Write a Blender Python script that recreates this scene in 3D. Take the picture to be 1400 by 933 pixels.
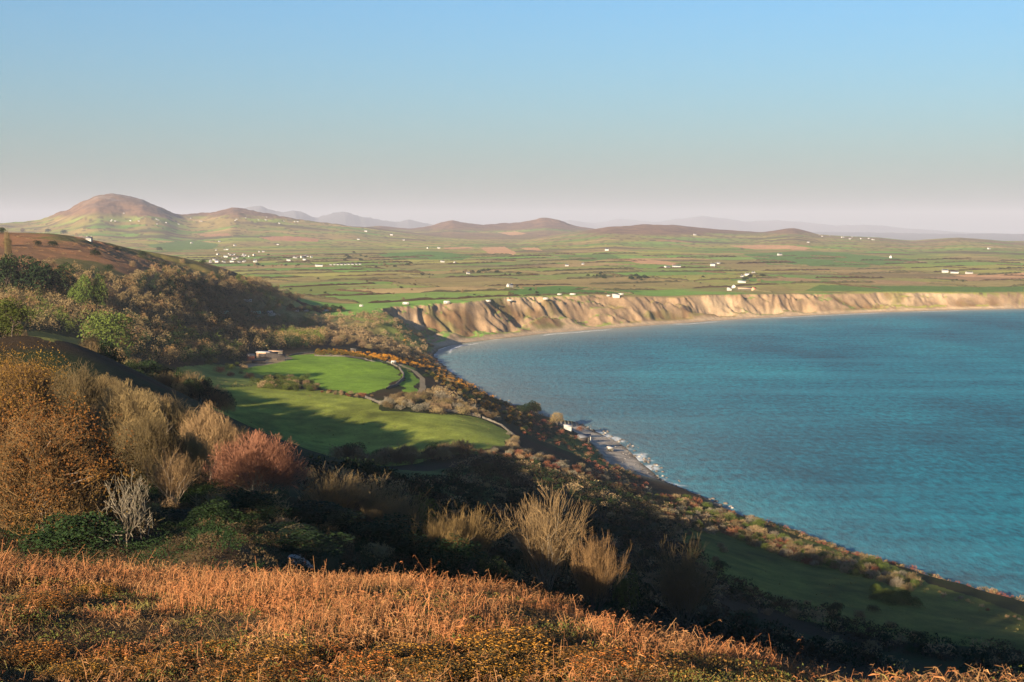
import bpy, math, random
import numpy as np
from math import radians

for _o in list(bpy.data.objects):
    bpy.data.objects.remove(_o)
SC = bpy.context.scene
COL = SC.collection

# ------------------------------------------------------------------ camera
EYE = 130.0            # metres above the sea
FPX = 1923.0           # focal length in pixels of the 1400 px wide photograph
CX, CY, HORIZON = 700.0, 466.5, 316.0
PITCH = math.atan((CY - HORIZON) / FPX)
cam_d = bpy.data.cameras.new('camera')
cam = bpy.data.objects.new('camera', cam_d)
COL.objects.link(cam)
cam_d.sensor_width = 36.0
cam_d.lens = FPX / 1400.0 * 36.0
cam_d.clip_start = 0.5
cam_d.clip_end = 150000.0
cam.location = (0, 0, EYE)
cam.rotation_euler = (radians(90) - PITCH, 0, 0)
SC.camera = cam

# ------------------------------------------------------------------ light
SUN_ELEV = radians(15.2)
SUN_AZ = math.atan2(-0.50, -0.866)      # compass style: angle from +Y towards +X
sdir = np.array([math.sin(SUN_AZ) * math.cos(SUN_ELEV), math.cos(SUN_AZ) * math.cos(SUN_ELEV), math.sin(SUN_ELEV)])
world = bpy.data.worlds.new('World')
SC.world = world
world.use_nodes = True
nt = world.node_tree
nt.nodes.clear()
wo = nt.nodes.new('ShaderNodeOutputWorld')
wb = nt.nodes.new('ShaderNodeBackground')
sky = nt.nodes.new('ShaderNodeTexSky')
sky.sky_type = 'NISHITA'
sky.sun_disc = False
sky.sun_elevation = SUN_ELEV
sky.sun_rotation = SUN_AZ
sky.altitude = 100
sky.air_density = 1.57
sky.dust_density = 1.5
sky.ozone_density = 9.0
wb.inputs['Strength'].default_value = 0.05
nt.links.new(sky.outputs['Color'], wb.inputs['Color'])
nt.links.new(wb.outputs['Background'], wo.inputs['Surface'])

sun_d = bpy.data.lights.new('sun', 'SUN')
sun_d.energy = 5.0
sun_d.angle = radians(0.5)
sun_d.color = (1.0, 0.80, 0.56)
sun = bpy.data.objects.new('sun', sun_d)
COL.objects.link(sun)
from mathutils import Vector
sun.rotation_euler = Vector(sdir).to_track_quat('Z', 'Y').to_euler()
sun.location = (-300, -500, 600)

SC.view_settings.view_transform = 'Standard'
SC.view_settings.look = 'None'
SC.view_settings.gamma = 1.0
SC.view_settings.exposure = 2.0
SC.view_settings.use_curve_mapping = False
SC.render.engine = 'CYCLES'
SC.cycles.max_bounces = 5
SC.cycles.diffuse_bounces = 2
SC.cycles.glossy_bounces = 2
SC.cycles.transparent_max_bounces = 4
SC.cycles.volume_bounces = 0
SC.cycles.use_denoising = True

# ------------------------------------------------------------------ helpers: noise
def _hash(ix, iy, seed):
    h = (ix.astype(np.int64) * 374761393 + iy.astype(np.int64) * 668265263 + seed * 1442695041) & 0xffffffff
    h = ((h ^ (h >> 13)) * 1274126177) & 0xffffffff
    h = (h ^ (h >> 16)) & 0xffffffff
    return h.astype(np.float64) / 4294967295.0

def vnoise(x, y, seed=0):
    x = np.asarray(x, float); y = np.asarray(y, float)
    ix = np.floor(x); iy = np.floor(y)
    fx = x - ix; fy = y - iy
    fx = fx * fx * (3 - 2 * fx); fy = fy * fy * (3 - 2 * fy)
    a = _hash(ix, iy, seed); b = _hash(ix + 1, iy, seed)
    c = _hash(ix, iy + 1, seed); d = _hash(ix + 1, iy + 1, seed)
    return (a + (b - a) * fx) * (1 - fy) + (c + (d - c) * fx) * fy - 0.5

def fbm(x, y, seed=0, octs=4):
    s = 0; a = 1.0; t = 0
    for k in range(octs):
        s = s + a * vnoise(x * 2 ** k + 17.3 * k, y * 2 ** k - 9.1 * k, seed + k)
        t += a; a *= 0.5
    return s / t * 2

def sstep(e0, e1, x):
    t = np.clip((x - e0) / (e1 - e0), 0, 1)
    return t * t * (3 - 2 * t)

def lerp(a, b, t):
    return a + (b - a) * t

# ------------------------------------------------------------------ picture <-> place
_cp, _sp = math.cos(PITCH), math.sin(PITCH)
def ray(px, py):
    """direction of the sight line through a picture point, scaled to one metre of forward distance"""
    a = (np.asarray(px, float) - CX) / FPX; b = -(np.asarray(py, float) - CY) / FPX
    fy = _cp + b * _sp
    fz = -_sp + b * _cp
    return a / fy, fz / fy

def at(px, py, Y):
    kx, kz = ray(px, py)
    return kx * Y, Y, EYE + kz * Y

def sea_pt(px, py):
    kx, kz = ray(px, py)
    Y = -EYE / kz
    return (float(kx * Y), float(Y))

# ------------------------------------------------------------------ coast line
SHORE = [(6000, 2100), (4500, 2450), (3000, 2750), (2000, 2760), (1300, 2580)]
SHORE += [sea_pt(*p) for p in [(1400, 422.5), (1300, 424.5), (1200, 427.5), (1100, 432), (1000, 437.5), (900, 444.5), (800, 452), (740, 457), (690, 463), (650, 467.5), (618, 472), (600, 478), (594, 486), (599, 494), (606, 500), (630, 519), (679, 547), (725, 572), (770, 583), (800, 581), (812, 588), (845, 600), (872, 618), (888, 636), (902, 652), (925, 668)]]
SHORE += [(95, 672), (112, 610), (127, 570), (140, 528), (160, 495), (186, 455), (215, 420), (260, 360), (330, 240), (380, 100), (420, -100), (430, -500), (430, -3000)]
SHORE = np.array(SHORE)
SEA_POLY = np.vstack([SHORE, [[9000, -3000], [9000, 2100]]])
_seg = np.diff(SHORE, axis=0)
_len = np.hypot(_seg[:, 0], _seg[:, 1])
_cum = np.concatenate([[0], np.cumsum(_len)])

def in_poly(x, y, poly):
    poly = np.asarray(poly); r = np.zeros(np.shape(x), bool)
    n = len(poly); j = n - 1
    for i in range(n):
        xi, yi = poly[i]; xj, yj = poly[j]
        if yi != yj:
            c = ((yi > y) != (yj > y)) & (x < (xj - xi) * (y - yi) / (yj - yi) + xi)
            r ^= c
        j = i
    return r

def shore_dist(x, y):
    """distance inland from the water line (negative at sea) and arc length along it"""
    best = np.full(x.shape, 1e9); s = np.zeros(x.shape)
    for i in range(len(_seg)):
        ax, ay = SHORE[i]; dx, dy = _seg[i]
        t = np.clip(((x - ax) * dx + (y - ay) * dy) / (_len[i] ** 2), 0, 1)
        d = np.hypot(x - ax - t * dx, y - ay - t * dy)
        m = d < best
        best = np.where(m, d, best); s = np.where(m, _cum[i] + t * _len[i], s)
    return np.where(in_poly(x, y, SEA_POLY), -best, best), s

S_CLIFF_END = _cum[5 + 11]        # end of the bare clay cliff (picture left)
S_COVE = _cum[5 + 19]             # small pebble cove
S_COVE_END = _cum[5 + 25]

# ------------------------------------------------------------------ near terrain: spline through surveyed points
CTRL = []
def C(px, py, Y, dz=0.0):
    x, y, z = at(px, py, Y); CTRL.append((float(x), float(y), float(z) + dz))
def W(x, y, z):
    CTRL.append((x, y, z))
for p in [(0, 3, 127.5), (-3, 0, 127.9), (3, 0, 127.2), (0, -4, 128.2), (0, 14, 124.9), (-8, 14, 125.2), (8, 14, 124.3)]:
    W(*p)
# bracken spur in front of the camera, its brow, and the dip behind
for p in [(0, 935, 31), (350, 935, 31), (700, 935, 30), (1050, 935, 30)]: C(*p, -0.3)
for p in [(-250, 745, 84), (0, 762, 82), (200, 781, 80), (400, 802, 76), (550, 808, 74), (700, 822, 70), (850, 852, 62), (950, 879, 55), (1100, 912, 47), (1200, 938, 42)]: C(*p, -0.6)
for p in [(0, 790, 97), (-250, 770, 100), (200, 800, 95), (430, 840, 98), (550, 860, 104), (700, 885, 105), (850, 920, 98), (960, 960, 90), (1150, 990, 86), (1350, 1010, 80)]: C(*p)
W(15, 30, 117.5); W(20, 40, 110); W(40, 60, 97)
for p in [(0, 740, 118), (200, 748, 113), (330, 741, 100), (420, 790, 112), (700, 803, 165), (850, 832, 215), (1000, 862, 270), (1200, 905, 290), (1400, 932, 300), (1400, 882, 350), (1550, 930, 320),
          (700, 760, 216), (700, 700, 390), (550, 775, 150), (500, 722, 190), (400, 705, 170), (350, 690, 150), (200, 705, 140), (100, 722, 125), (600, 685, 340),
          (1100, 800, 429), (1300, 850, 396), (900, 750, 421), (800, 702, 440), (800, 645, 581), (1000, 790, 397), (850, 690, 500), (1000, 735, 520), (920, 690, 600), (1200, 790, 460)]: C(*p)
for p in [(-70, 190, 101), (-90, 250, 97), (-55, 245, 92), (-115, 300, 99), (-52, 200, 97), (-40, 190, 95.5), (-60, 350, 78), (-75, 450, 62), (-35, 300, 80), (-35, 400, 61), (-130, 380, 97), (-155, 500, 75), (-110, 565, 54), (-115, 520, 66), (-140, 538, 70), (-175, 630, 59), (-180, 720, 58), (-195, 760, 62), (-150, 650, 52)]: W(*p)  # includes a hidden knoll and hollow shaped to steer the field shadows
C(90, 464, 350); C(40, 458, 370)
# farm fields above the sea
for p in [(300, 560, 650), (450, 560, 680), (560, 540, 730), (450, 520, 800), (540, 510, 850), (660, 590, 620), (692, 602, 610), (600, 620, 560), (450, 622, 560), (330, 585, 600), (380, 490, 900), (330, 497, 850), (480, 487, 960), (550, 497, 900), (720, 620, 575), (580, 530, 780)]: C(*p)
for p in [(640, 520, 1010), (600, 500, 1020), (690, 552, 860), (740, 572, 830), (760, 600, 720)]: C(*p, -4)
# wooded hillside at the left, canopy line less tree height
for p in [(0, 450, 520), (0, 400, 780), (0, 370, 900), (200, 482, 700), (200, 440, 820), (200, 400, 960), (300, 470, 900), (300, 440, 1000), (300, 412, 1220), (400, 450, 1150), (345, 432, 1340), (385, 430, 1400), (300, 430, 1130), (-250, 450, 460), (-250, 380, 720)]: C(*p, -7)
for p in [(0, 345, 980), (0, 322, 1090), (100, 327, 1130), (200, 346, 1150), (300, 364, 1450), (345, 380, 1500), (383, 401, 1540), (300, 382, 1380), (430, 416, 1600), (200, 372, 1090), (-150, 310, 1000), (-400, 290, 900), (-700, 270, 850), (440, 424, 1560)]: C(*p, -2)
# plain behind
for p in [(500, 452, 1250, -3), (560, 440, 1420, -3), (500, 426, 1550, 0), (600, 414, 1740, 0), (700, 411, 1775, 0), (842, 405, 1960, 0), (950, 409.5, 2040, 0), (1100, 405.5, 2190, 0), (1250, 403, 2300, 0), (1400, 401, 2420, 0)]: C(*p)
for p in [(-430, 1750, 60), (-600, 1650, 75), (-700, 1800, 52), (-330, 2000, 42), (-150, 1750, 41), (-700, 3000, 49), (-300, 2400, 43), (0, 2100, 41), (0, 3000, 47), (500, 2500, 40), (900, 2900, 34), (1300, 2900, 27), (2000, 3000, 26), (-1200, 1500, 120), (-1500, 2600, 60), (300, 2000, 38)]: W(*p)
# the hill the camera stands on, beside and behind it; unseen heights shaped to cast the valley shadow
for p in [(-165, 0, 143), (-160, 65, 134), (-260, 0, 156), (-240, 130, 142), (-300, 170, 146), (-223, 300, 113), (-250, 390, 110), (-310, 290, 136), (-400, 130, 168), (-430, 320, 148), (-380, -100, 172), (-650, 100, 205), (-650, 500, 160), (-500, 650, 138), (-250, -250, 165), (-100, -120, 141), (0, -100, 137), (0, -300, 150), (-90, 60, 119), (-60, 20, 124),
          (150, -100, 112), (120, 0, 108), (70, 20, 115), (100, 80, 84), (110, 150, 66), (150, 200, 45), (140, 280, 38), (230, 100, 45), (300, -50, 50), (200, 320, 14), (-900, 800, 170), (-1200, 0, 225), (-600, -600, 220), (0, -900, 200), (500, -900, 80), (1500, 500, 20), (1200, 1500, 20), (2500, 1500, 20)]: W(*p)
CTRL = np.array(CTRL)

def _uv(x, y):
    r = np.hypot(x, y); th = np.arctan2(x, y)
    return np.stack([th * 2.2, np.log(r + 12.0)], -1)

def _k(d2):
    return np.where(d2 > 1e-12, 0.5 * d2 * np.log(np.maximum(d2, 1e-12)), 0.0)
_cu = _uv(CTRL[:, 0], CTRL[:, 1])
_n = len(_cu)
_A = np.zeros((_n + 3, _n + 3))
_A[:_n, :_n] = _k(((_cu[:, None] - _cu[None]) ** 2).sum(-1)) + np.eye(_n) * 0.0015
_A[:_n, _n] = 1; _A[:_n, _n + 1:] = _cu; _A[_n, :_n] = 1; _A[_n + 1:, :_n] = _cu.T
_w = np.linalg.solve(_A, np.concatenate([CTRL[:, 2], [0, 0, 0]]))

def spline(x, y):
    sh = x.shape; u = _uv(x.ravel(), y.ravel())
    out = np.empty(len(u))
    for a in range(0, len(u), 100000):
        q = u[a:a + 100000]
        d2 = (q[:, 0:1] - _cu[None, :, 0]) ** 2 + (q[:, 1:2] - _cu[None, :, 1]) ** 2
        out[a:a + 100000] = _k(d2) @ _w[:_n] + _w[_n] + q @ _w[_n + 1:]
    return out.reshape(sh)

# ------------------------------------------------------------------ far terrain
def ridge_layer(th, r, R, sf, sb, prof, base):
    prof = np.array(prof, float); pf = np.arange(-1000, 2000, 2.0); pv_ = np.interp(pf, prof[:, 0], prof[:, 1]); ker = np.exp(-np.linspace(-2, 2, 11) ** 2); pv_ = np.convolve(np.pad(pv_, 5, 'edge'), ker / ker.sum(), 'valid')
    px = CX + FPX * np.tan(np.clip(th, -1.2, 1.2)) * 1.0
    py = np.interp(px, pf, pv_)
    zt = EYE + (HORIZON - py) / FPX * R * np.cos(np.clip(th, -1.2, 1.2))
    R2 = R * (1 + 0.10 * vnoise(th * 14, th * 0 + R, 33) + 0.05 * vnoise(th * 45, th * 0 + R, 34))
    s = np.where(r < R2, sf, sb)
    g = np.exp(-((r - R2) / s) ** 2 * 1.3)
    return base + np.maximum(zt - base, 0) * g

L1 = [(-900, 330), (-300, 316), (-50, 309), (0, 306), (60, 301), (75, 297), (98, 287), (114, 277), (136, 267), (155, 265), (182, 267), (196, 271), (212, 281), (222, 286), (245, 294), (275, 294), (300, 290), (322, 284.5), (345, 289), (390, 298), (430, 304), (470, 309), (520, 313), (580, 320), (700, 330)]
L2 = [(430, 330), (480, 312), (520, 309), (560, 313), (590, 309), (605, 303), (617, 299), (632, 303), (660, 307), (700, 306), (725, 302), (745, 299), (765, 303), (785, 309), (810, 313), (850, 318), (950, 330)]
L3 = [(700, 330), (780, 318), (830, 311), (880, 307.5), (920, 308.5), (980, 314), (1040, 318), (1070, 314), (1085, 312.5), (1100, 316), (1118, 321), (1150, 323), (1200, 325), (1245, 330), (1280, 327), (1310, 325), (1350, 328), (1400, 333), (1700, 342)]
F1 = [(-900, 318), (100, 318), (300, 302), (330, 290), (343, 284), (355, 281.5), (368, 287), (385, 292), (405, 289), (420, 293), (432, 300), (446, 295), (460, 292), (475, 291), (492, 297), (520, 302), (545, 305), (560, 300), (585, 307), (620, 316), (1800, 322)]
F2 = [(-900, 318), (560, 318), (640, 308), (700, 309), (745, 305), (780, 300), (815, 304), (845, 297), (870, 300), (900, 304), (930, 300), (960, 296), (990, 300), (1020, 304), (1060, 301), (1100, 305), (1140, 309), (1180, 308), (1240, 313), (1300, 317), (1400, 321), (1800, 324)]

def height(x, y, detail=True):
    r = np.hypot(x, y); th = np.arctan2(x, y)
    lr = np.log(np.maximum(r, 1))
    base = np.interp(lr, np.log([1500, 2400, 3000, 4200, 6000, 8500, 12000, 40000]), [40, 42, 46, 58, 70, 84, 80, 10])
    right = sstep(0.05, 0.34, th)
    base = base - right * np.interp(lr, np.log([1500, 2400, 3500, 6000, 9000, 12000]), [10, 16, 14, 14, 26, 60])
    base = base + 3.0 * fbm(x / 1100, y / 1100, 5, 2) * sstep(2200, 4000, r)
    base = base + 7 * fbm(x / 2200, y / 2200, 9, 3) * sstep(4000, 7500, r)
    far = base
    lay = ridge_layer(th, r, 9000.0, 1900.0, 2500.0, L1, base)
    lay = np.maximum(lay, ridge_layer(th, r, 11000.0, 2400.0, 2500.0, L2, base))
    lay = np.maximum(lay, ridge_layer(th, r, 8500.0, 2600.0, 2500.0, L3, base))
    lay = np.maximum(lay, ridge_layer(th, r, 25000.0, 3500.0, 5000.0, F1, base))
    lay = np.maximum(lay, ridge_layer(th, r, 36000.0, 4000.0, 4000.0, F2, base))
    rug = sstep(20, 150, lay - base)
    lay = lay + rug * (20 * fbm(x / 330, y / 600, 21, 6) + 22 * np.abs(fbm(x / 120, y / 260, 22, 4)) - 6 + sstep(15000, 20000, r) * 60 * fbm(x / 2500, y / 2500, 31, 4))
    far = lay
    z = far.copy()
    m = r < 3200
    if m.any():
        w = sstep(2300, 3200, r[m])
        z[m] = lerp(spline(x[m], y[m]), far[m], w)
    if detail:
        z = z + sstep(25, 80, r) * (0.9 * fbm(x / 40, y / 40, 3, 4)) + sstep(150, 400, r) * 2.0 * fbm(x / 120, y / 120, 4, 3) * (1 - 0.6 * sstep(1500, 2500, r))
        z = z + (r < 120) * 0.22 * fbm(x / 3.0, y / 3.0, 8, 3)
    z = np.maximum(z, 1.5)
    near = r < 7000
    d = np.full(x.shape, 1e4); s = np.zeros(x.shape)
    if near.any():
        d[near], s[near] = shore_dist(x[near], y[near])
    cl = sstep(S_CLIFF_END + 60, S_CLIFF_END - 60, s)          # 1 on the clay cliff
    cove = sstep(S_COVE - 25, S_COVE + 15, s) * sstep(S_COVE_END + 30, S_COVE_END - 30, s)
    # gullies and buttresses run down the clay cliff
    sw = s + 22 * vnoise(s / 60, d / 30, 48) + 9 * vnoise(s / 19, d / 11, 49) + 0.9 * d * (0.35 + 1.5 * vnoise(s / 140, d * 0, 39))
    g = 12 * np.abs(vnoise(sw / 63.0, d / 70, 40)) * 2 + 9 * np.abs(vnoise(sw / 24.0, d / 28, 41)) * 2 + 5.5 * np.abs(vnoise(sw / 9.5, d / 14, 42)) * 2 + 2.6 * vnoise(sw / 4.2, d / 8, 43) + 1.6 * vnoise(s / 2.3, d / 4, 38)
    am = np.clip(0.35 + 2.6 * np.abs(vnoise(s / 120, d / 90, 30)), 0.3, 1.35)
    g = g * am
    gl = sstep(2300, 900, np.abs(s - S_CLIFF_END) + 300)
    big = 17 * sstep(0.05, 0.40, vnoise(sw / 80.0, d / 60 + 3.3, 44)) + 10 * sstep(0.0, 0.3, vnoise(s / 45.0, d / 22, 37))
    dd = d - 13 - 3 * vnoise(s / 60, s * 0, 45)
    prof_c = 1.2 + np.maximum(dd - (g * (0.5 + 0.7 * gl) + big * gl) * sstep(0, 22, dd), np.minimum(dd, 0.0)) * (lerp(0.50, 1.05, np.clip(0.5 + 1.1 * vnoise(s / 170, s * 0 + 1.7, 35) + sstep(0, 500, np.abs(s - S_CLIFF_END)) * 0.5 - 0.25, 0, 1))) + 2.6 * vnoise(s / 14, d / 9, 36) * sstep(2, 10, dd)
    prof_c = np.where(dd < 0, np.maximum(d, -60) * 0.11, prof_c)
    sl_ = lerp(0.9, 0.38, sstep(S_CLIFF_END + 40, S_CLIFF_END + 120, s) * sstep(S_COVE + 10, S_COVE - 60, s))
    rock = 0.5 + np.maximum(d, -60) * sl_ + 1.6 * vnoise(x / 5, y / 5, 46) + 2.5 * vnoise(x / 14, y / 14, 47) - 0.6
    covep = np.where(d < 24, d * 0.13, 3.1 + (d - 24) * 0.75)
    prof = lerp(lerp(rock, covep, cove), prof_c, cl)
    k = 1.2 + 4.0 * (1 - cl)
    h = np.clip(0.5 + 0.5 * (z - prof) / k, 0, 1)
    z2 = lerp(z, prof, h) - k * h * (1 - h)
    return np.maximum(np.where(d > 400, z, z2), -5.0), d, s, cl, cove
# ------------------------------------------------------------------ materials
def new_mat(name):
    m = bpy.data.materials.new(name); m.use_nodes = True
    n = m.node_tree; n.nodes.clear()
    o = n.nodes.new('ShaderNodeOutputMaterial'); b = n.nodes.new('ShaderNodeBsdfPrincipled')
    n.links.new(b.outputs[0], o.inputs['Surface'])
    b.inputs['Specular IOR Level'].default_value = 0.2
    return m, n, b

def noise_node(n, scale, detail=4, coord='Object', rough=0.6, vec=None):
    t = n.nodes.new('ShaderNodeTexNoise'); t.inputs['Scale'].default_value = scale
    t.inputs['Detail'].default_value = detail; t.inputs['Roughness'].default_value = rough
    if vec is None:
        c = n.nodes.new('ShaderNodeTexCoord'); vec = c.outputs[coord]
    n.links.new(vec, t.inputs['Vector'])
    return t

def ramp_node(n, fac, stops):
    r = n.nodes.new('ShaderNodeValToRGB')
    e = r.color_ramp.elements
    while len(e) < len(stops): e.new(0.5)
    for i, (p, c) in enumerate(stops):
        e[i].position = p; e[i].color = (*c, 1) if len(c) == 3 else c
    n.links.new(fac, r.inputs['Fac'])
    return r

def mixc(n, a, b, fac, mode='MIX'):
    x = n.nodes.new('ShaderNodeMix'); x.data_type = 'RGBA'; x.blend_type = mode
    for k, v in ((6, a), (7, b)):
        if hasattr(v, 'is_linked'): n.links.new(v, x.inputs[k])
        else: x.inputs[k].default_value = (*v, 1)
    if hasattr(fac, 'is_linked'): n.links.new(fac, x.inputs[0])
    else: x.inputs[0].default_value = fac
    return x.outputs[2]

def simple_mat(name, col, rough=0.85, var=0.25, scale=3.0, spec=0.2, bump=0.0):
    m, n, b = new_mat(name)
    t = noise_node(n, scale, 5)
    col = tuple(c * 0.88 for c in col)
    lo = tuple(c * (1 - var) for c in col); hi = tuple(min(1, c * (1 + var)) for c in col)
    r = ramp_node(n, t.outputs['Fac'], [(0.3, lo), (0.7, hi)])
    n.links.new(r.outputs['Color'], b.inputs['Base Color'])
    b.inputs['Roughness'].default_value = rough; b.inputs['Specular IOR Level'].default_value = spec
    if bump:
        u = n.nodes.new('ShaderNodeBump'); u.inputs['Strength'].default_value = bump
        n.links.new(t.outputs['Fac'], u.inputs['Height']); n.links.new(u.outputs[0], b.inputs['Normal'])
    return m

def plant_mat(name, cols, rough=0.9, scale=0.6, per_obj=0.35, translucent=0.0, attr=None):
    """foliage or bark: colour varies between clumps and from plant to plant"""
    m, n, b = new_mat(name)
    t = noise_node(n, scale, 3)
    k = len(cols); cols = [tuple(q * 0.86 for q in c) for c in cols]
    r = ramp_node(n, t.outputs['Fac'], [(0.3 + 0.4 * i / max(1, k - 1), c) for i, c in enumerate(cols)])
    o = n.nodes.new('ShaderNodeObjectInfo')
    hs = n.nodes.new('ShaderNodeHueSaturation')
    mr = n.nodes.new('ShaderNodeMapRange'); mr.inputs['To Min'].default_value = 1 - per_obj; mr.inputs['To Max'].default_value = 1 + per_obj
    n.links.new(o.outputs['Random'], mr.inputs['Value']); n.links.new(mr.outputs[0], hs.inputs['Value'])
    mh = n.nodes.new('ShaderNodeMapRange'); mh.inputs['To Min'].default_value = 0.485; mh.inputs['To Max'].default_value = 0.515
    ml = n.nodes.new('ShaderNodeMath'); ml.operation = 'FRACT'
    m7 = n.nodes.new('ShaderNodeMath'); m7.operation = 'MULTIPLY'; m7.inputs[1].default_value = 7.31
    n.links.new(o.outputs['Random'], m7.inputs[0]); n.links.new(m7.outputs[0], ml.inputs[0]); n.links.new(ml.outputs[0], mh.inputs['Value'])
    n.links.new(mh.outputs[0], hs.inputs['Hue'])
    n.links.new(r.outputs['Color'], hs.inputs['Color'])
    n.links.new(hs.outputs['Color'], b.inputs['Base Color'])
    b.inputs['Roughness'].default_value = rough
    b.inputs['Specular IOR Level'].default_value = 0.12
    return m

# ------------------------------------------------------------------ mesh helpers
def mesh_np(name, V, F, mat=None, smooth=False, mi=None, mats=None):
    """V (n,3), F (m,k) with a fixed number of corners"""
    me = bpy.data.meshes.new(name)
    V = np.ascontiguousarray(V, np.float32); F = np.ascontiguousarray(F, np.int32)
    m, k = F.shape
    me.vertices.add(len(V)); me.vertices.foreach_set('co', V.ravel())
    me.loops.add(m * k); me.loops.foreach_set('vertex_index', F.ravel())
    me.polygons.add(m); me.polygons.foreach_set('loop_start', np.arange(0, m * k, k, dtype=np.int32))
    if smooth: me.polygons.foreach_set('use_smooth', np.ones(m, bool))
    if mats:
        for x in mats: me.materials.append(x)
        if mi is not None: me.polygons.foreach_set('material_index', np.asarray(mi, np.int32))
    elif mat: me.materials.append(mat)
    me.update(calc_edges=True)
    return me

def add_color(me, c, name='Col'):
    a = me.color_attributes.new(name, 'FLOAT_COLOR', 'POINT')
    c4 = np.ones((len(c), 4), np.float32); c4[:, :3] = c
    a.data.foreach_set('color', c4.ravel())

def add_float(me, v, name):
    a = me.attributes.new(name, 'FLOAT', 'POINT'); a.data.foreach_set('value', np.asarray(v, np.float32))

def link(name, me, parent=None, loc=None, rz=0.0, sc=None):
    o = bpy.data.objects.new(name, me); COL.objects.link(o)
    if parent is not None: o.parent = parent
    if loc is not None: o.location = loc
    if rz: o.rotation_euler = (0, 0, rz)
    if sc is not None: o.scale = sc if hasattr(sc, '__len__') else (sc, sc, sc)
    return o

def tag(o, label=None, cat=None, group=None, kind=None):
    if label: o['label'] = label
    if cat: o['category'] = cat
    if group: o['group'] = group
    if kind: o['kind'] = kind
    return o

# ------------------------------------------------------------------ terrain sheet
_f = np.linspace(-0.405, 0.405, 1280)
_o = 0.405 + np.cumsum(np.geomspace(0.0012, 0.12, 60)); _o = _o * 1.0
_o = _o[_o < math.pi - 0.04]; _o = np.append(_o, math.pi)
TH = np.concatenate([-_o[::-1], _f, _o])
RR = np.concatenate([np.linspace(1.5, 28, 24), np.arange(29, 130, 0.8), np.arange(130, 700, 2.2), np.arange(700, 1350, 3.2), np.arange(1350, 2500, 3.6), np.arange(2500, 5000, 16), np.arange(5000, 12000, 60), np.geomspace(12000, 40000, 70)])
_T, _R = np.meshgrid(TH, RR)
GX = _R * np.sin(_T); GY = _R * np.cos(_T)
GZ, GD, GS, GCL, GCV = height(GX, GY)

def zat(x, y, tab=None):
    """ground height from the terrain sheet"""
    tab = GZ if tab is None else tab
    x = np.asarray(x, float); y = np.asarray(y, float)
    r = np.hypot(x, y); t = np.arctan2(x, y)
    fi = np.interp(r, RR, np.arange(len(RR))); fj = np.interp(t, TH, np.arange(len(TH)))
    i = np.clip(fi.astype(int), 0, len(RR) - 2); j = np.clip(fj.astype(int), 0, len(TH) - 2)
    a = fi - i; b = fj - j
    return (tab[i, j] * (1 - a) + tab[i + 1, j] * a) * (1 - b) + (tab[i, j + 1] * (1 - a) + tab[i + 1, j + 1] * a) * b

_TS = np.geomspace(8, 30000, 9000)
def hit(px, py, Y0=25.0):
    """where the sight line through a picture point meets the ground, at Y0 or farther"""
    px = np.atleast_1d(np.asarray(px, float)); py = np.atleast_1d(np.asarray(py, float))
    out = np.zeros((len(px), 3))
    T = _TS[_TS >= Y0]
    for n in range(len(px)):
        kx, kz = ray(px[n], py[n])
        z = np.maximum(zat(kx * T, T), 0)
        below = np.nonzero(EYE + kz * T < z)[0]
        k = below[0] if len(below) else len(T) - 1
        a, b = T[max(k - 1, 0)], T[k]
        for _ in range(6):
            m = 0.5 * (a + b)
            if EYE + kz * m < max(float(zat(kx * m, m)), 0): b = m
            else: a = m
        out[n] = (kx * b, b, zat(kx * b, b))
    return out

def poly(pts, Y0=25.0):
    a = np.array(pts, float)
    return hit(a[:, 0], a[:, 1], Y0)[:, :2]

# ---- fields of the plain: a warped lattice of boundaries
FROT = math.atan2(0.61, 0.79)
def fwarp(x, y):
    return 70 * fbm(x / 800, y / 800, 71, 2), 70 * fbm(x / 800, y / 800, 77, 2)
FSU, FSV = 270.0, 165.0
def fcoord(x, y):
    wx, wy = fwarp(x, y)
    a, b = x + wx, y + wy
    u = (a * math.cos(FROT) + b * math.sin(FROT)) / FSU
    v = (-a * math.sin(FROT) + b * math.cos(FROT)) / FSV
    row = np.floor(v)
    u = u + _hash(row, row * 0, 5) * 0.9 
    return u, v
def finv(u, v, row):
    uu = (u - _hash(row, row * 0, 5) * 0.9) * FSU; vv = v * FSV
    a = uu * math.cos(FROT) - vv * math.sin(FROT); b = uu * math.sin(FROT) + vv * math.cos(FROT)
    x, y = a, b
    for _ in range(8):
        wx, wy = fwarp(x, y); x, y = a - wx, b - wy
    return x, y

X, Y = GX.ravel(), GY.ravel(); Z = GZ.ravel(); R = np.hypot(X, Y); D, S, CL, CV = GD.ravel(), GS.ravel(), GCL.ravel(), GCV.ravel()
TT = _T.ravel()
N = len(X)
def cc(*c): return np.array(c, float)[None, :]
def put(col, c, w): return col + (c - col) * w[:, None]
n1 = fbm(X / 60, Y / 60, 11, 4); n2 = fbm(X / 18, Y / 18, 12, 3); n3 = fbm(X / 220, Y / 220, 13, 3); n4 = fbm(X / 6, Y / 6, 14, 3)
slope = np.zeros_like(GZ)
slope[1:-1, 1:-1] = np.hypot((GZ[2:, 1:-1] - GZ[:-2, 1:-1]) / (_R[2:, 1:-1] - _R[:-2, 1:-1]), (GZ[1:-1, 2:] - GZ[1:-1, :-2]) / (_R[1:-1, 1:-1] * (_T[1:-1, 2:] - _T[1:-1, :-2])))
slope = slope.ravel()
# rough grass of the hillside, colour darkened to deepen the valley shade
col = np.repeat(cc(0.018, 0.025, 0.008), N, 0)
col = put(col, cc(0.030, 0.020, 0.010), sstep(-0.1, 0.35, n1 + 0.4 * n2))
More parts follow.
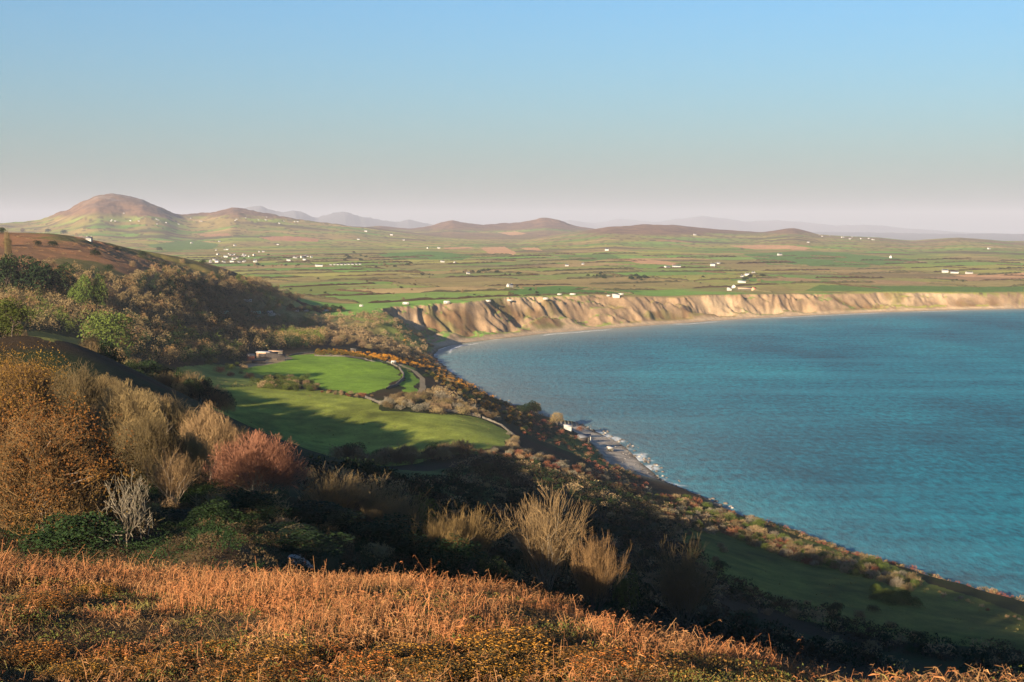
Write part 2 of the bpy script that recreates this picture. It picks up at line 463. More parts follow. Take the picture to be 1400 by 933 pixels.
# brown heath of the left hillside
heath = sstep(700, 820, R) * sstep(-0.13, -0.19, TT) * sstep(80, 92, Z + 6 * n1) * (R < 2200)
hc = lerp(cc(0.27, 0.135, 0.065), cc(0.18, 0.10, 0.052), sstep(-0.3, 0.3, n2)[:, None])
hc = lerp(hc, cc(0.085, 0.095, 0.03), (sstep(0.05, 0.3, n1) * 0.8)[:, None])
col = put(col, hc, heath)
# foreground heath
col = put(col, lerp(cc(0.060, 0.036, 0.018), cc(0.10, 0.065, 0.03), sstep(-0.3, 0.3, n4)[:, None]), sstep(125, 105, R))
# the plain and its fields
u, v = fcoord(X, Y); iu, iv = np.floor(u), np.floor(v); fu, fv = u - iu, v - iv
hsh = _hash(iu, iv, 90); hs2 = _hash(iu, iv, 91)
pal = np.array([[0.13, 0.165, 0.040], [0.17, 0.17, 0.05], [0.17, 0.135, 0.06], [0.085, 0.155, 0.035], [0.20, 0.15, 0.075], [0.12, 0.15, 0.045], [0.15, 0.125, 0.055], [0.10, 0.16, 0.04], [0.15, 0.16, 0.05], [0.20, 0.125, 0.075]])
pw = np.cumsum([0.14, 0.14, 0.16, 0.12, 0.08, 0.12, 0.10, 0.08, 0.045, 0.015])
pal = pal * [1.55, 1.5, 1.3]
fc = pal[np.minimum(np.searchsorted(pw, hsh), 9)]
fc = fc * (0.85 + 0.3 * hs2)[:, None] * (1 + 0.14 * n2 + 0.18 * n1)[:, None]
rough_p = sstep(0.05, 0.45, n3 + 0.5 * n1)
fc = lerp(fc, cc(0.21, 0.155, 0.07) * (1 + 0.3 * n2)[:, None], (0.75 * rough_p)[:, None])
ed = np.minimum(np.minimum(fu, 1 - fu) * FSU, np.minimum(fv, 1 - fv) * FSV)
hw = np.clip(R / 800, 2.2, 8.0) * (0.5 + 1.0 * vnoise(X / 70, Y / 70, 15) + 0.3)
fc = lerp(fc, cc(0.075, 0.060, 0.032), (sstep(1.3, 0.6, ed / np.maximum(hw, 0.5)) * 0.95)[:, None])
# woods and scrub of the farther plain, heather on the hill tops
wood = sstep(0.28, 0.42, fbm(X / 420, Y / 230, 16, 4)) * sstep(2600, 3600, R)
fc = lerp(fc, cc(0.085, 0.068, 0.045), (wood * 0.8)[:, None])
hill = sstep(190, 228, Z + 22 * n3) * (R > 5500)
hill = np.maximum(hill, sstep(105, 125, Z + 12 * n3) * sstep(0.03, 0.06, TT) * (R > 6500))
hill = np.maximum(hill, 0.8 * sstep(0.0, 0.35, fbm(X / 900, Y / 500, 18, 3) + 0.2) * sstep(6500, 8000, R) * sstep(-0.2, -0.05, TT))
hill = np.maximum(hill, sstep(120, 150, Z + 15 * n3) * (R > 9500) * sstep(-0.11, -0.09, TT))
hb = lerp(cc(0.19, 0.115, 0.07), cc(0.12, 0.075, 0.055), sstep(-0.25, 0.25, n1)[:, None])
hb = lerp(hb, cc(0.25, 0.20, 0.17), (sstep(0.05, 0.5, fbm(X / 130, Y / 130, 19, 4)) * sstep(230, 320, Z) * 0.7)[:, None])
fc = lerp(fc, hb, hill[:, None]); fc = lerp(fc, cc(0.11, 0.115, 0.125), sstep(15000, 19000, R)[:, None])  # farthest mountains tinted blue grey to imitate haze
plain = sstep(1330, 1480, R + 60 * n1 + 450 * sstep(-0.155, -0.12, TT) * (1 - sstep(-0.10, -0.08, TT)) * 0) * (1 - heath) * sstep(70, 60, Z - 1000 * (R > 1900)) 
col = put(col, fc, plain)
# explicit fields
_rng = slice(None)
def paint(pts, c, w=1.0, soft=None, Y0=100.0, nz=0.12):
    P = poly(pts, Y0)
    x0, y0 = P.min(0); x1, y1 = P.max(0)
    q = np.nonzero((X > x0) & (X < x1) & (Y > y0) & (Y < y1))[0]
    k = q[in_poly(X[q] + 3.5 * n2[q], Y[q] + 7 * n2[q] + 3 * n4[q], P)]
    col[k] = lerp(col[k], np.array(c)[None] * (1 + 1.3 * nz * n2[k] + nz * n1[k] + 1.2 * nz * n4[k])[:, None], w)
    return k
GREEN = (0.125, 0.215, 0.024)
OLIVE = (0.155, 0.185, 0.033)
paint([(280, 535), (345, 527), (420, 532), (505, 545), (522, 562), (600, 567), (652, 571), (690, 588), (704, 600), (692, 613), (660, 621), (600, 624), (450, 640), (345, 625), (290, 565)], OLIVE, Y0=450, nz=0.3)
paint([(230, 505), (290, 497), (345, 503), (370, 512), (420, 528), (340, 527), (280, 535), (240, 525)], (0.12, 0.15, 0.035), Y0=600, nz=0.35)
paint([(335, 508), (352, 497), (378, 489), (430, 484), (500, 493), (542, 504), (549, 516), (530, 530), (505, 538), (470, 538), (440, 531), (418, 521), (370, 515)], GREEN, Y0=700)
paint([(550, 504), (566, 511), (573, 524), (571, 541), (552, 533), (551, 517)], GREEN, Y0=700)
paint([(482, 485), (520, 490), (570, 505), (560, 508), (545, 503), (500, 491)], (0.12, 0.15, 0.04), Y0=700)
paint([(30, 452), (70, 455), (112, 465), (118, 473), (80, 469), (30, 460)], (0.13, 0.13, 0.035), Y0=300)
paint([(955, 712), (1000, 728), (1150, 752), (1250, 788), (1320, 812), (1400, 842), (1440, 862), (1440, 900), (1300, 880), (1100, 850), (980, 790), (930, 740)], (0.085, 0.098, 0.020), Y0=330, nz=0.35)  # coastal pasture, green lowered to stand in for shade
paint([(760, 592), (800, 604), (850, 620), (838, 640), (780, 618), (740, 602)], (0.06, 0.095, 0.025), Y0=500, nz=0.3)
paint([(520, 640), (640, 632), (700, 660), (680, 690), (560, 690), (500, 670)], (0.05, 0.075, 0.02), Y0=260, nz=0.3)
TAN = (0.43, 0.25, 0.135)
for pp, c in [([(657, 339), (690, 337.5), (706, 346), (702, 349), (668, 347)], TAN), ([(850, 355), (880, 354), (930, 360), (922, 363), (870, 360)], TAN), ([(605, 339), (640, 337.5), (650, 339.5), (610, 341)], TAN), ([(710, 339), (735, 339), (742, 343), (720, 342)], TAN),
              ([(995, 336), (1040, 335), (1110, 339), (1100, 342), (1030, 341)], TAN), ([(1035, 381), (1080, 379.5), (1125, 383), (1118, 386), (1045, 384)], (0.27, 0.18, 0.09)), ([(1130, 384), (1200, 383), (1290, 387), (1270, 389), (1150, 387)], (0.27, 0.18, 0.09)),
              ([(1300, 376), (1400, 373), (1430, 375), (1420, 378), (1320, 379)], TAN), ([(355, 325), (395, 323), (437, 327), (434, 331), (370, 329)], (0.34, 0.17, 0.10)), ([(270, 320.5), (312, 319), (318, 323), (280, 324)], (0.30, 0.17, 0.10)),
              ([(1130, 353), (1180, 352), (1270, 358), (1250, 360.5), (1160, 357)], (0.24, 0.18, 0.09)), ([(680, 318), (705, 316.5), (720, 320), (700, 322)], TAN),
              ([(690, 394), (760, 391), (840, 395), (880, 399), (790, 403), (700, 403)], (0.085, 0.17, 0.035)), ([(510, 347), (590, 344), (650, 349), (630, 356), (540, 355)], (0.085, 0.16, 0.04)), ([(1015, 347), (1120, 344), (1260, 356), (1180, 366), (1050, 362)], (0.09, 0.16, 0.04)),
              ([(380, 392), (440, 388), (478, 393), (470, 399), (400, 402)], (0.14, 0.165, 0.04)), ([(200, 336), (260, 328), (300, 334), (290, 341), (230, 343)], (0.10, 0.16, 0.045)), ([(760, 350), (830, 347), (850, 353), (800, 358)], (0.10, 0.16, 0.04)), ([(1120, 390), (1250, 391), (1400, 392), (1400, 399), (1200, 399), (1100, 398)], (0.09, 0.15, 0.035))]:
    paint(pp, c, Y0=1500)
# farm track and yard
for pts, wd in [([(548, 500), (566, 507), (577, 517), (578, 530), (572, 545)], 1.7), ([(395, 486), (430, 483), (470, 487), (520, 493), (548, 500)], 1.5)]:
    P = poly(pts, 700)
    for a, b in zip(P[:-1], P[1:]):
        dx, dy = b - a; L2_ = dx * dx + dy * dy
        t = np.clip(((X - a[0]) * dx + (Y - a[1]) * dy) / L2_, 0, 1)
        k = np.hypot(X - a[0] - t * dx, Y - a[1] - t * dy) < wd
        col[k] = np.array((0.30, 0.23, 0.14))
paint([(330, 497), (352, 489), (392, 486), (398, 492), (370, 498), (338, 503)], (0.22, 0.17, 0.11), Y0=700)
paint([(336, 429), (372, 427), (384, 431), (360, 433), (336, 432)], (0.34, 0.30, 0.22), Y0=1300)
# clay cliff, its grassy slips, beach, boulder shore
land = D > 0
clay = lerp(cc(0.265, 0.185, 0.115), cc(0.20, 0.138, 0.088), sstep(-0.3, 0.4, vnoise(S / 18, Z / 9, 50) + n4 * 0.5)[:, None])
clay = lerp(clay, cc(0.33, 0.245, 0.16), (sstep(0.1, 0.5, vnoise(S / 120, Z / 25, 51)))[:, None])
face = CL * sstep(0.30, 0.50, slope) * (D < 150) * land
west = sstep(700, 100, np.abs(S - S_CLIFF_END))
veg = np.clip(sstep(0.08, 0.36, fbm(S / 55, D / 26, 52, 3) + 0.36 * west - 0.05), 0, 1)
vc = lerp(cc(0.13, 0.12, 0.045), cc(0.15, 0.09, 0.045), sstep(-0.3, 0.3, n2)[:, None])
col = put(col, lerp(clay, vc, veg[:, None] * 0.85), face)
beach = CL * sstep(19, 14, D) * land
bc = lerp(cc(0.40, 0.30, 0.20), cc(0.30, 0.235, 0.17), sstep(-0.2, 0.3, n4)[:, None])
bc = lerp(bc, cc(0.20, 0.155, 0.11), sstep(6, 1, D)[:, None])
col = put(col, bc, beach)
rk = (1 - CL) * (1 - CV) * sstep(4.5, 2.5, Z + 2.0 * n4) * (D < 25)
rc = lerp(cc(0.11, 0.10, 0.085), cc(0.22, 0.19, 0.16), sstep(-0.2, 0.4, n4)[:, None])
rc = lerp(rc, cc(0.045, 0.042, 0.036), sstep(1.8, 0.7, Z)[:, None])
col = put(col, rc, rk)
pb = CV * sstep(29, 23, D) * (D > -30)
pc = lerp(cc(0.36, 0.32, 0.27), cc(0.24, 0.21, 0.18), sstep(-0.2, 0.3, n4)[:, None])
pc = lerp(pc, cc(0.08, 0.07, 0.055), (sstep(7, 1.5, D + 3 * n2))[:, None])
col = put(col, pc, pb)
col = np.clip(col * 0.86, 0.004, 0.8)

idx = np.arange(N).reshape(GX.shape)
F = np.stack([idx[:-1, :-1], idx[1:, :-1], idx[1:, 1:], idx[:-1, 1:]], -1).reshape(-1, 4)[:, ::-1]
tmat, n, b = new_mat('ground_cover')
va = n.nodes.new('ShaderNodeVertexColor'); va.layer_name = 'Col'
geo = n.nodes.new('ShaderNodeNewGeometry')
t1 = noise_node(n, 0.9, 6, vec=geo.outputs['Position'], rough=0.7)
t2 = noise_node(n, 0.13, 4, vec=geo.outputs['Position'])
r1 = ramp_node(n, t1.outputs['Fac'], [(0.3, (0.72, 0.70, 0.66)), (0.7, (1.28, 1.28, 1.25))])
r2 = ramp_node(n, t2.outputs['Fac'], [(0.3, (0.84, 0.86, 0.82)), (0.7, (1.15, 1.12, 1.10))])
c1 = mixc(n, va.outputs['Color'], r1.outputs['Color'], 1.0, 'MULTIPLY')
c2 = mixc(n, c1, r2.outputs['Color'], 1.0, 'MULTIPLY')
n.links.new(c2, b.inputs['Base Color'])
b.inputs['Roughness'].default_value = 0.95; b.inputs['Specular IOR Level'].default_value = 0.05
bu = n.nodes.new('ShaderNodeBump'); bu.inputs['Strength'].default_value = 0.7; bu.inputs['Distance'].default_value = 0.5
n.links.new(t1.outputs['Fac'], bu.inputs['Height']); n.links.new(bu.outputs[0], b.inputs['Normal'])
V = np.stack([X, Y, Z], -1)
me = mesh_np('terrain', V, F, tmat, smooth=True)
add_color(me, col)
tag(link('terrain', me), kind='structure')
del V, F

# ------------------------------------------------------------------ sea
sth = np.concatenate([np.linspace(-0.14, 0.42, 700), np.linspace(0.425, 2.6, 120)])
srr = np.concatenate([np.linspace(120, 420, 40), np.linspace(422, 2500, 620), np.geomspace(2510, 9000, 30)])
T_, R_ = np.meshgrid(sth, srr)
sx, sy = (R_ * np.sin(T_)).ravel(), (R_ * np.cos(T_)).ravel()
sd, ss = shore_dist(sx, sy); off = -sd
idx = np.arange(len(sx)).reshape(T_.shape)
F = np.stack([idx[:-1, :-1], idx[1:, :-1], idx[1:, 1:], idx[:-1, 1:]], -1).reshape(-1, 4)[:, ::-1]
keep = (off[F].max(1) > -25)
F = F[keep]
me = mesh_np('sea', np.stack([sx, sy, np.zeros_like(sx)], -1), F, smooth=True)
isb = sstep(S_CLIFF_END + 150, S_CLIFF_END - 50, ss)
w = off + 5 * fbm(sx / 30, sy / 30, 60, 3)
foam = isb * np.maximum(sstep(3, 0, w) * 0.75 * sstep(-0.15, 0.2, vnoise(ss / 60, w * 0, 66)), sstep(2.0, 0.3, np.abs(w - 12 - 7 * vnoise(ss / 150, ss * 0, 61))) * sstep(0.0, 0.25, vnoise(ss / 75, ss * 0 + 2, 62)))
rock_foam = (1 - isb) * sstep(5, 0, off + 6 * fbm(sx / 9, sy / 9, 63, 3)) * sstep(-0.05, 0.3, fbm(sx / 16, sy / 16, 64, 3)) * 0.5
add_float(me, np.clip(foam + rock_foam, 0, 1), 'foam')
turb = np.maximum(isb * np.exp(-np.maximum(off, 0) / 55), 0.25 * np.exp(-np.maximum(off, 0) / 60) * (1 - isb))
west = sstep(900, 150, np.hypot(sx + 10, sy - 1420))
turb = np.clip(turb * 0.9 + west * 0.32 * np.exp(-np.maximum(off, 0) / 160) + 0.12 * fbm(sx / 160, sy / 60, 65, 3) * isb * np.exp(-np.maximum(off, 0) / 200), 0, 1)
add_float(me, turb, 'turbid')
smat, n, b = new_mat('sea_water')
geo = n.nodes.new('ShaderNodeNewGeometry')
mp = n.nodes.new('ShaderNodeMapping'); mp.inputs['Rotation'].default_value = (0, 0, radians(-35)); mp.inputs['Scale'].default_value = (1.0, 0.42, 1.0)
n.links.new(geo.outputs['Position'], mp.inputs['Vector'])
w1 = noise_node(n, 0.24, 5, vec=mp.outputs[0], rough=0.65)
w2 = noise_node(n, 0.045, 3, vec=mp.outputs[0])
big = noise_node(n, 0.0045, 5, vec=mp.outputs[0])
mp2 = n.nodes.new('ShaderNodeMapping'); mp2.inputs['Rotation'].default_value = (0, 0, radians(-20)); mp2.inputs['Scale'].default_value = (0.12, 1.0, 1.0)
n.links.new(geo.outputs['Position'], mp2.inputs['Vector'])
slick = noise_node(n, 0.012, 3, vec=mp2.outputs[0])
ma = n.nodes.new('ShaderNodeMath'); ma.operation = 'MULTIPLY_ADD'; ma.inputs[1].default_value = 0.8
n.links.new(w2.outputs['Fac'], ma.inputs[0]); n.links.new(w1.outputs['Fac'], ma.inputs[2])
bu = n.nodes.new('ShaderNodeBump'); bu.inputs['Strength'].default_value = 0.55; bu.inputs['Distance'].default_value = 2.2
n.links.new(ma.outputs[0], bu.inputs['Height']); n.links.new(bu.outputs[0], b.inputs['Normal'])
deep = ramp_node(n, big.outputs['Fac'], [(0.36, (0.000, 0.062, 0.100)), (0.52, (0.001, 0.102, 0.150)), (0.66, (0.003, 0.138, 0.182))])
facet_shade = ramp_node(n, w1.outputs['Fac'], [(0.36, (0.5, 0.60, 0.64)), (0.66, (1.5, 1.4, 1.34))])  # light and dark of the wave facets painted into the water colour
mp3 = n.nodes.new('ShaderNodeMapping'); mp3.inputs['Rotation'].default_value = (0, 0, radians(38)); mp3.inputs['Scale'].default_value = (0.22, 1.0, 1.0)
n.links.new(geo.outputs['Position'], mp3.inputs['Vector'])
w3 = noise_node(n, 0.075, 4, vec=mp3.outputs[0], rough=0.7)
streak = ramp_node(n, w3.outputs['Fac'], [(0.34, (0.66, 0.72, 0.75)), (0.66, (1.32, 1.26, 1.22))])
dc = mixc(n, deep.outputs['Color'], facet_shade.outputs['Color'], 1.0, 'MULTIPLY')
dc = mixc(n, dc, streak.outputs['Color'], 1.0, 'MULTIPLY')
sl = ramp_node(n, slick.outputs['Fac'], [(0.50, (0, 0, 0)), (0.70, (0.38, 0.38, 0.38))])
dc = mixc(n, dc, (0.02, 0.19, 0.25), sl.outputs['Color'])
at_t = n.nodes.new('ShaderNodeAttribute'); at_t.attribute_name = 'turbid'
at_f = n.nodes.new('ShaderNodeAttribute'); at_f.attribute_name = 'foam'
dc = mixc(n, dc, (0.21, 0.22, 0.19), at_t.outputs['Fac'])
dc = mixc(n, dc, (0.75, 0.74, 0.70), at_f.outputs['Fac'])
n.nodes.remove(b)
df = n.nodes.new('ShaderNodeBsdfDiffuse'); gl = n.nodes.new('ShaderNodeBsdfGlossy'); gl.inputs['Roughness'].default_value = 0.22
fr = n.nodes.new('ShaderNodeFresnel'); fr.inputs['IOR'].default_value = 1.33
fm = n.nodes.new('ShaderNodeMath'); fm.operation = 'MULTIPLY'; fm.inputs[1].default_value = 0.18; fm.use_clamp = True   # wave slopes keep the mean reflectance low
mx_ = n.nodes.new('ShaderNodeMixShader')
n.links.new(dc, df.inputs['Color']); n.links.new(bu.outputs[0], df.inputs['Normal']); n.links.new(bu.outputs[0], gl.inputs['Normal']); n.links.new(bu.outputs[0], fr.inputs['Normal'])
n.links.new(fr.outputs[0], fm.inputs[0]); n.links.new(fm.outputs[0], mx_.inputs[0]); n.links.new(df.outputs[0], mx_.inputs[1]); n.links.new(gl.outputs[0], mx_.inputs[2])
n.links.new(mx_.outputs[0], [q for q in n.nodes if q.type == 'OUTPUT_MATERIAL'][0].inputs['Surface'])
me.materials.append(smat)
tag(link('sea', me), kind='structure')

# ------------------------------------------------------------------ haze
HZ = 46000.0; HT = 760.0; HB = -6.5
V = np.array([(a, b_, c) for c in (HB, HT) for a, b_ in ((-HZ, -HZ), (HZ, -HZ), (HZ, HZ), (-HZ, HZ))], float)
F = np.array([(3, 2, 1, 0), (4, 5, 6, 7), (0, 1, 5, 4), (1, 2, 6, 5), (2, 3, 7, 6), (3, 0, 4, 7)])
hm = bpy.data.materials.new('haze_air'); hm.use_nodes = True; n = hm.node_tree; n.nodes.clear()
ho = n.nodes.new('ShaderNodeOutputMaterial'); pv = n.nodes.new('ShaderNodeVolumePrincipled')
pv.inputs['Color'].default_value = (0.535, 0.57, 0.69, 1); pv.inputs['Density'].default_value = 3.7e-5; pv.inputs['Anisotropy'].default_value = 0.0
n.links.new(pv.outputs[0], ho.inputs['Volume'])
tag(link('haze', mesh_np('haze', V, F, hm)), kind='stuff')
# ------------------------------------------------------------------ plant builders
RNG = np.random.default_rng(11)

def unit(v):
    return v / np.maximum(np.linalg.norm(v, axis=-1, keepdims=True), 1e-9)

def tubes(P0, P1, R0, R1, sides=3):
    """tapered little prisms, one for each piece of branch"""
    m = len(P0); d = unit(P1 - P0)
    ref = np.where(np.abs(d[:, 2:3]) < 0.9, np.array([[0, 0, 1.0]]), np.array([[1.0, 0, 0]]))
    a = unit(np.cross(d, ref)); b = np.cross(d, a)
    ang = np.arange(sides) * 2 * math.pi / sides
    ring = a[:, None] * np.cos(ang)[None, :, None] + b[:, None] * np.sin(ang)[None, :, None]
    V = np.concatenate([P0[:, None] + ring * R0[:, None, None], P1[:, None] + ring * R1[:, None, None]], 1).reshape(-1, 3)
    k = np.arange(sides); k2 = (k + 1) % sides
    f = np.stack([k, k2, k2 + sides, k + sides], -1)
    F = (np.arange(m)[:, None, None] * (2 * sides) + f[None]).reshape(-1, 4)
    return V, F

def leaves(Cn, size, rng, flat=0.0, asp=0.6):
    """one small four cornered leaf clump at each centre"""
    m = len(Cn)
    nrm = rng.normal(size=(m, 3)); nrm[:, 2] += flat; nrm = unit(nrm)
    t = unit(np.cross(nrm, rng.normal(size=(m, 3)))); b = np.cross(nrm, t)
    s = size * rng.uniform(0.55, 1.35, (m, 1))
    q = np.stack([Cn - t * s, Cn - b * s * asp * rng.uniform(0.6, 1.2, (m, 1)), Cn + t * s, Cn + b * s * asp * rng.uniform(0.6, 1.2, (m, 1))], 1)
    return q.reshape(-1, 3), np.arange(m * 4).reshape(-1, 4)

def branches(rng, stems, counts, ratio, spread, up, H, r0, wob=0.25, start=0.25):
    """recursive branching; stems = (positions, directions, lengths). Returns pieces by level"""
    P, Dv, L = stems
    Rr = np.full(len(P), r0)
    out = []
    for lv, nch in enumerate(list(counts) + [0]):
        m = len(P)
        mid_d = unit(Dv + rng.normal(size=(m, 3)) * wob * 0.5)
        P1 = P + mid_d * (L * 0.5)[:, None]
        end_d = unit(mid_d + rng.normal(size=(m, 3)) * wob + np.array([0, 0, up * 0.5]))
        P2 = P1 + end_d * (L * 0.5)[:, None]
        out.append((np.concatenate([P, P1]), np.concatenate([P1, P2]), np.concatenate([Rr, Rr * 0.75]), np.concatenate([Rr * 0.75, Rr * 0.5])))
        if not nch: break
        t = rng.uniform(start, 1.0, (m, nch)); t[:, 0] = 1.0
        base = np.where((t < 0.5)[..., None], P[:, None] + (P1 - P)[:, None] * (t * 2)[..., None], P1[:, None] + (P2 - P1)[:, None] * (t * 2 - 1)[..., None])
        ax = unit(np.cross(end_d[:, None], rng.normal(size=(m, nch, 3))))
        sp = spread[lv] * rng.uniform(0.6, 1.3, (m, nch, 1))
        nd = unit(end_d[:, None] * np.cos(sp) + ax * np.sin(sp) + np.array([0, 0, up]))
        nl = L[:, None] * ratio[lv] * rng.uniform(0.7, 1.2, (m, nch))
        P = base.reshape(-1, 3); Dv = nd.reshape(-1, 3); L = nl.reshape(-1)
        Rr = np.repeat(Rr, nch) * 0.52
    return out

def cat_levels(lv, rmin):
    return [np.concatenate([l[i] for l in lv]) if i < 2 else np.maximum(np.concatenate([l[i] for l in lv]), rmin) for i in range(4)]

def fan(rng, n, lo, hi, L, rad=0.3):
    az = rng.uniform(0, 2 * math.pi, n); tl = rng.uniform(lo, hi, n)
    d = np.stack([np.sin(tl) * np.cos(az), np.sin(tl) * np.sin(az), np.cos(tl)], -1)
    p = np.stack([np.cos(az) * rad * tl, np.sin(az) * rad * tl, np.zeros(n)], -1)
    return p, d, L * rng.uniform(0.75, 1.15, n)

# materials of the plants
M_BARK = plant_mat('pale_bark', [(0.15, 0.12, 0.085), (0.26, 0.215, 0.165)], scale=2.0)
M_BARKD = plant_mat('dark_bark', [(0.07, 0.055, 0.04), (0.13, 0.10, 0.075)], scale=2.0)
M_TWIG = plant_mat('brown_twigs', [(0.100, 0.074, 0.034), (0.18, 0.132, 0.062)], scale=0.35)
M_TWIGO = plant_mat('orange_twigs', [(0.120, 0.072, 0.032), (0.20, 0.125, 0.052)], scale=0.35, per_obj=0.2)
M_TWIGP = plant_mat('reddish_twigs', [(0.170, 0.075, 0.045), (0.255, 0.125, 0.070)], scale=0.3, per_obj=0.1)
M_TWIGW = plant_mat('straw_twigs', [(0.19, 0.13, 0.062), (0.28, 0.19, 0.09)], scale=0.4, per_obj=0.15)
M_EVER = plant_mat('evergreen_leaves', [(0.007, 0.016, 0.005), (0.018, 0.034, 0.009)], scale=0.5)  # evergreen colour, lowered further to imitate shade on the near bushes
M_GREEN = plant_mat('fresh_leaves', [(0.035, 0.052, 0.010), (0.085, 0.105, 0.018)], scale=0.4, per_obj=0.3)
M_ORANGE = plant_mat('orange_leaves', [(0.045, 0.026, 0.009), (0.135, 0.064, 0.013), (0.115, 0.105, 0.017)], scale=0.55, per_obj=0.1)
M_SCRUB = plant_mat('scrub_twigs', [(0.105, 0.085, 0.038), (0.19, 0.135, 0.07), (0.14, 0.13, 0.05)], scale=0.5, per_obj=0.4)
M_PALE = plant_mat('blossom_scrub', [(0.13, 0.115, 0.075), (0.23, 0.20, 0.15)], scale=0.8, per_obj=0.2)
M_GORSE = plant_mat('gorse_spines', [(0.025, 0.038, 0.010), (0.06, 0.065, 0.018)], scale=1.0)
M_GFLOW = plant_mat('gorse_flowers', [(0.28, 0.12, 0.010), (0.40, 0.20, 0.014)], scale=2.0, per_obj=0.15)
M_RUST = plant_mat('rusty_scrub', [(0.12, 0.048, 0.026), (0.20, 0.085, 0.042)], scale=0.8, per_obj=0.25)

def lumpy(rng, n, lumps, flat=0.75, shell=0.55):
    """points filling a crown made of uneven lobes; unit height, unit width, base at zero"""
    c = rng.normal(size=(lumps, 3)); c = unit(c) * rng.uniform(0.15, 0.34, (lumps, 1)); c[:, 2] = np.abs(c[:, 2]) * 0.9
    rad = rng.uniform(0.13, 0.25, lumps)
    k = rng.choice(lumps, n, p=rad ** 2 / (rad ** 2).sum())
    d = unit(rng.normal(size=(n, 3))); d[:, 2] = np.where(d[:, 2] < -0.3, -d[:, 2], d[:, 2])
    p = c[k] + d * (rad[k] * rng.uniform(shell, 1.05, n) ** 0.5)[:, None]
    p[:, 2] = p[:, 2] - p[:, 2].min()
    p[:, :2] /= 2 * np.percentile(np.abs(p[:, :2]), 97); p[:, 2] /= np.percentile(p[:, 2], 99)
    return p

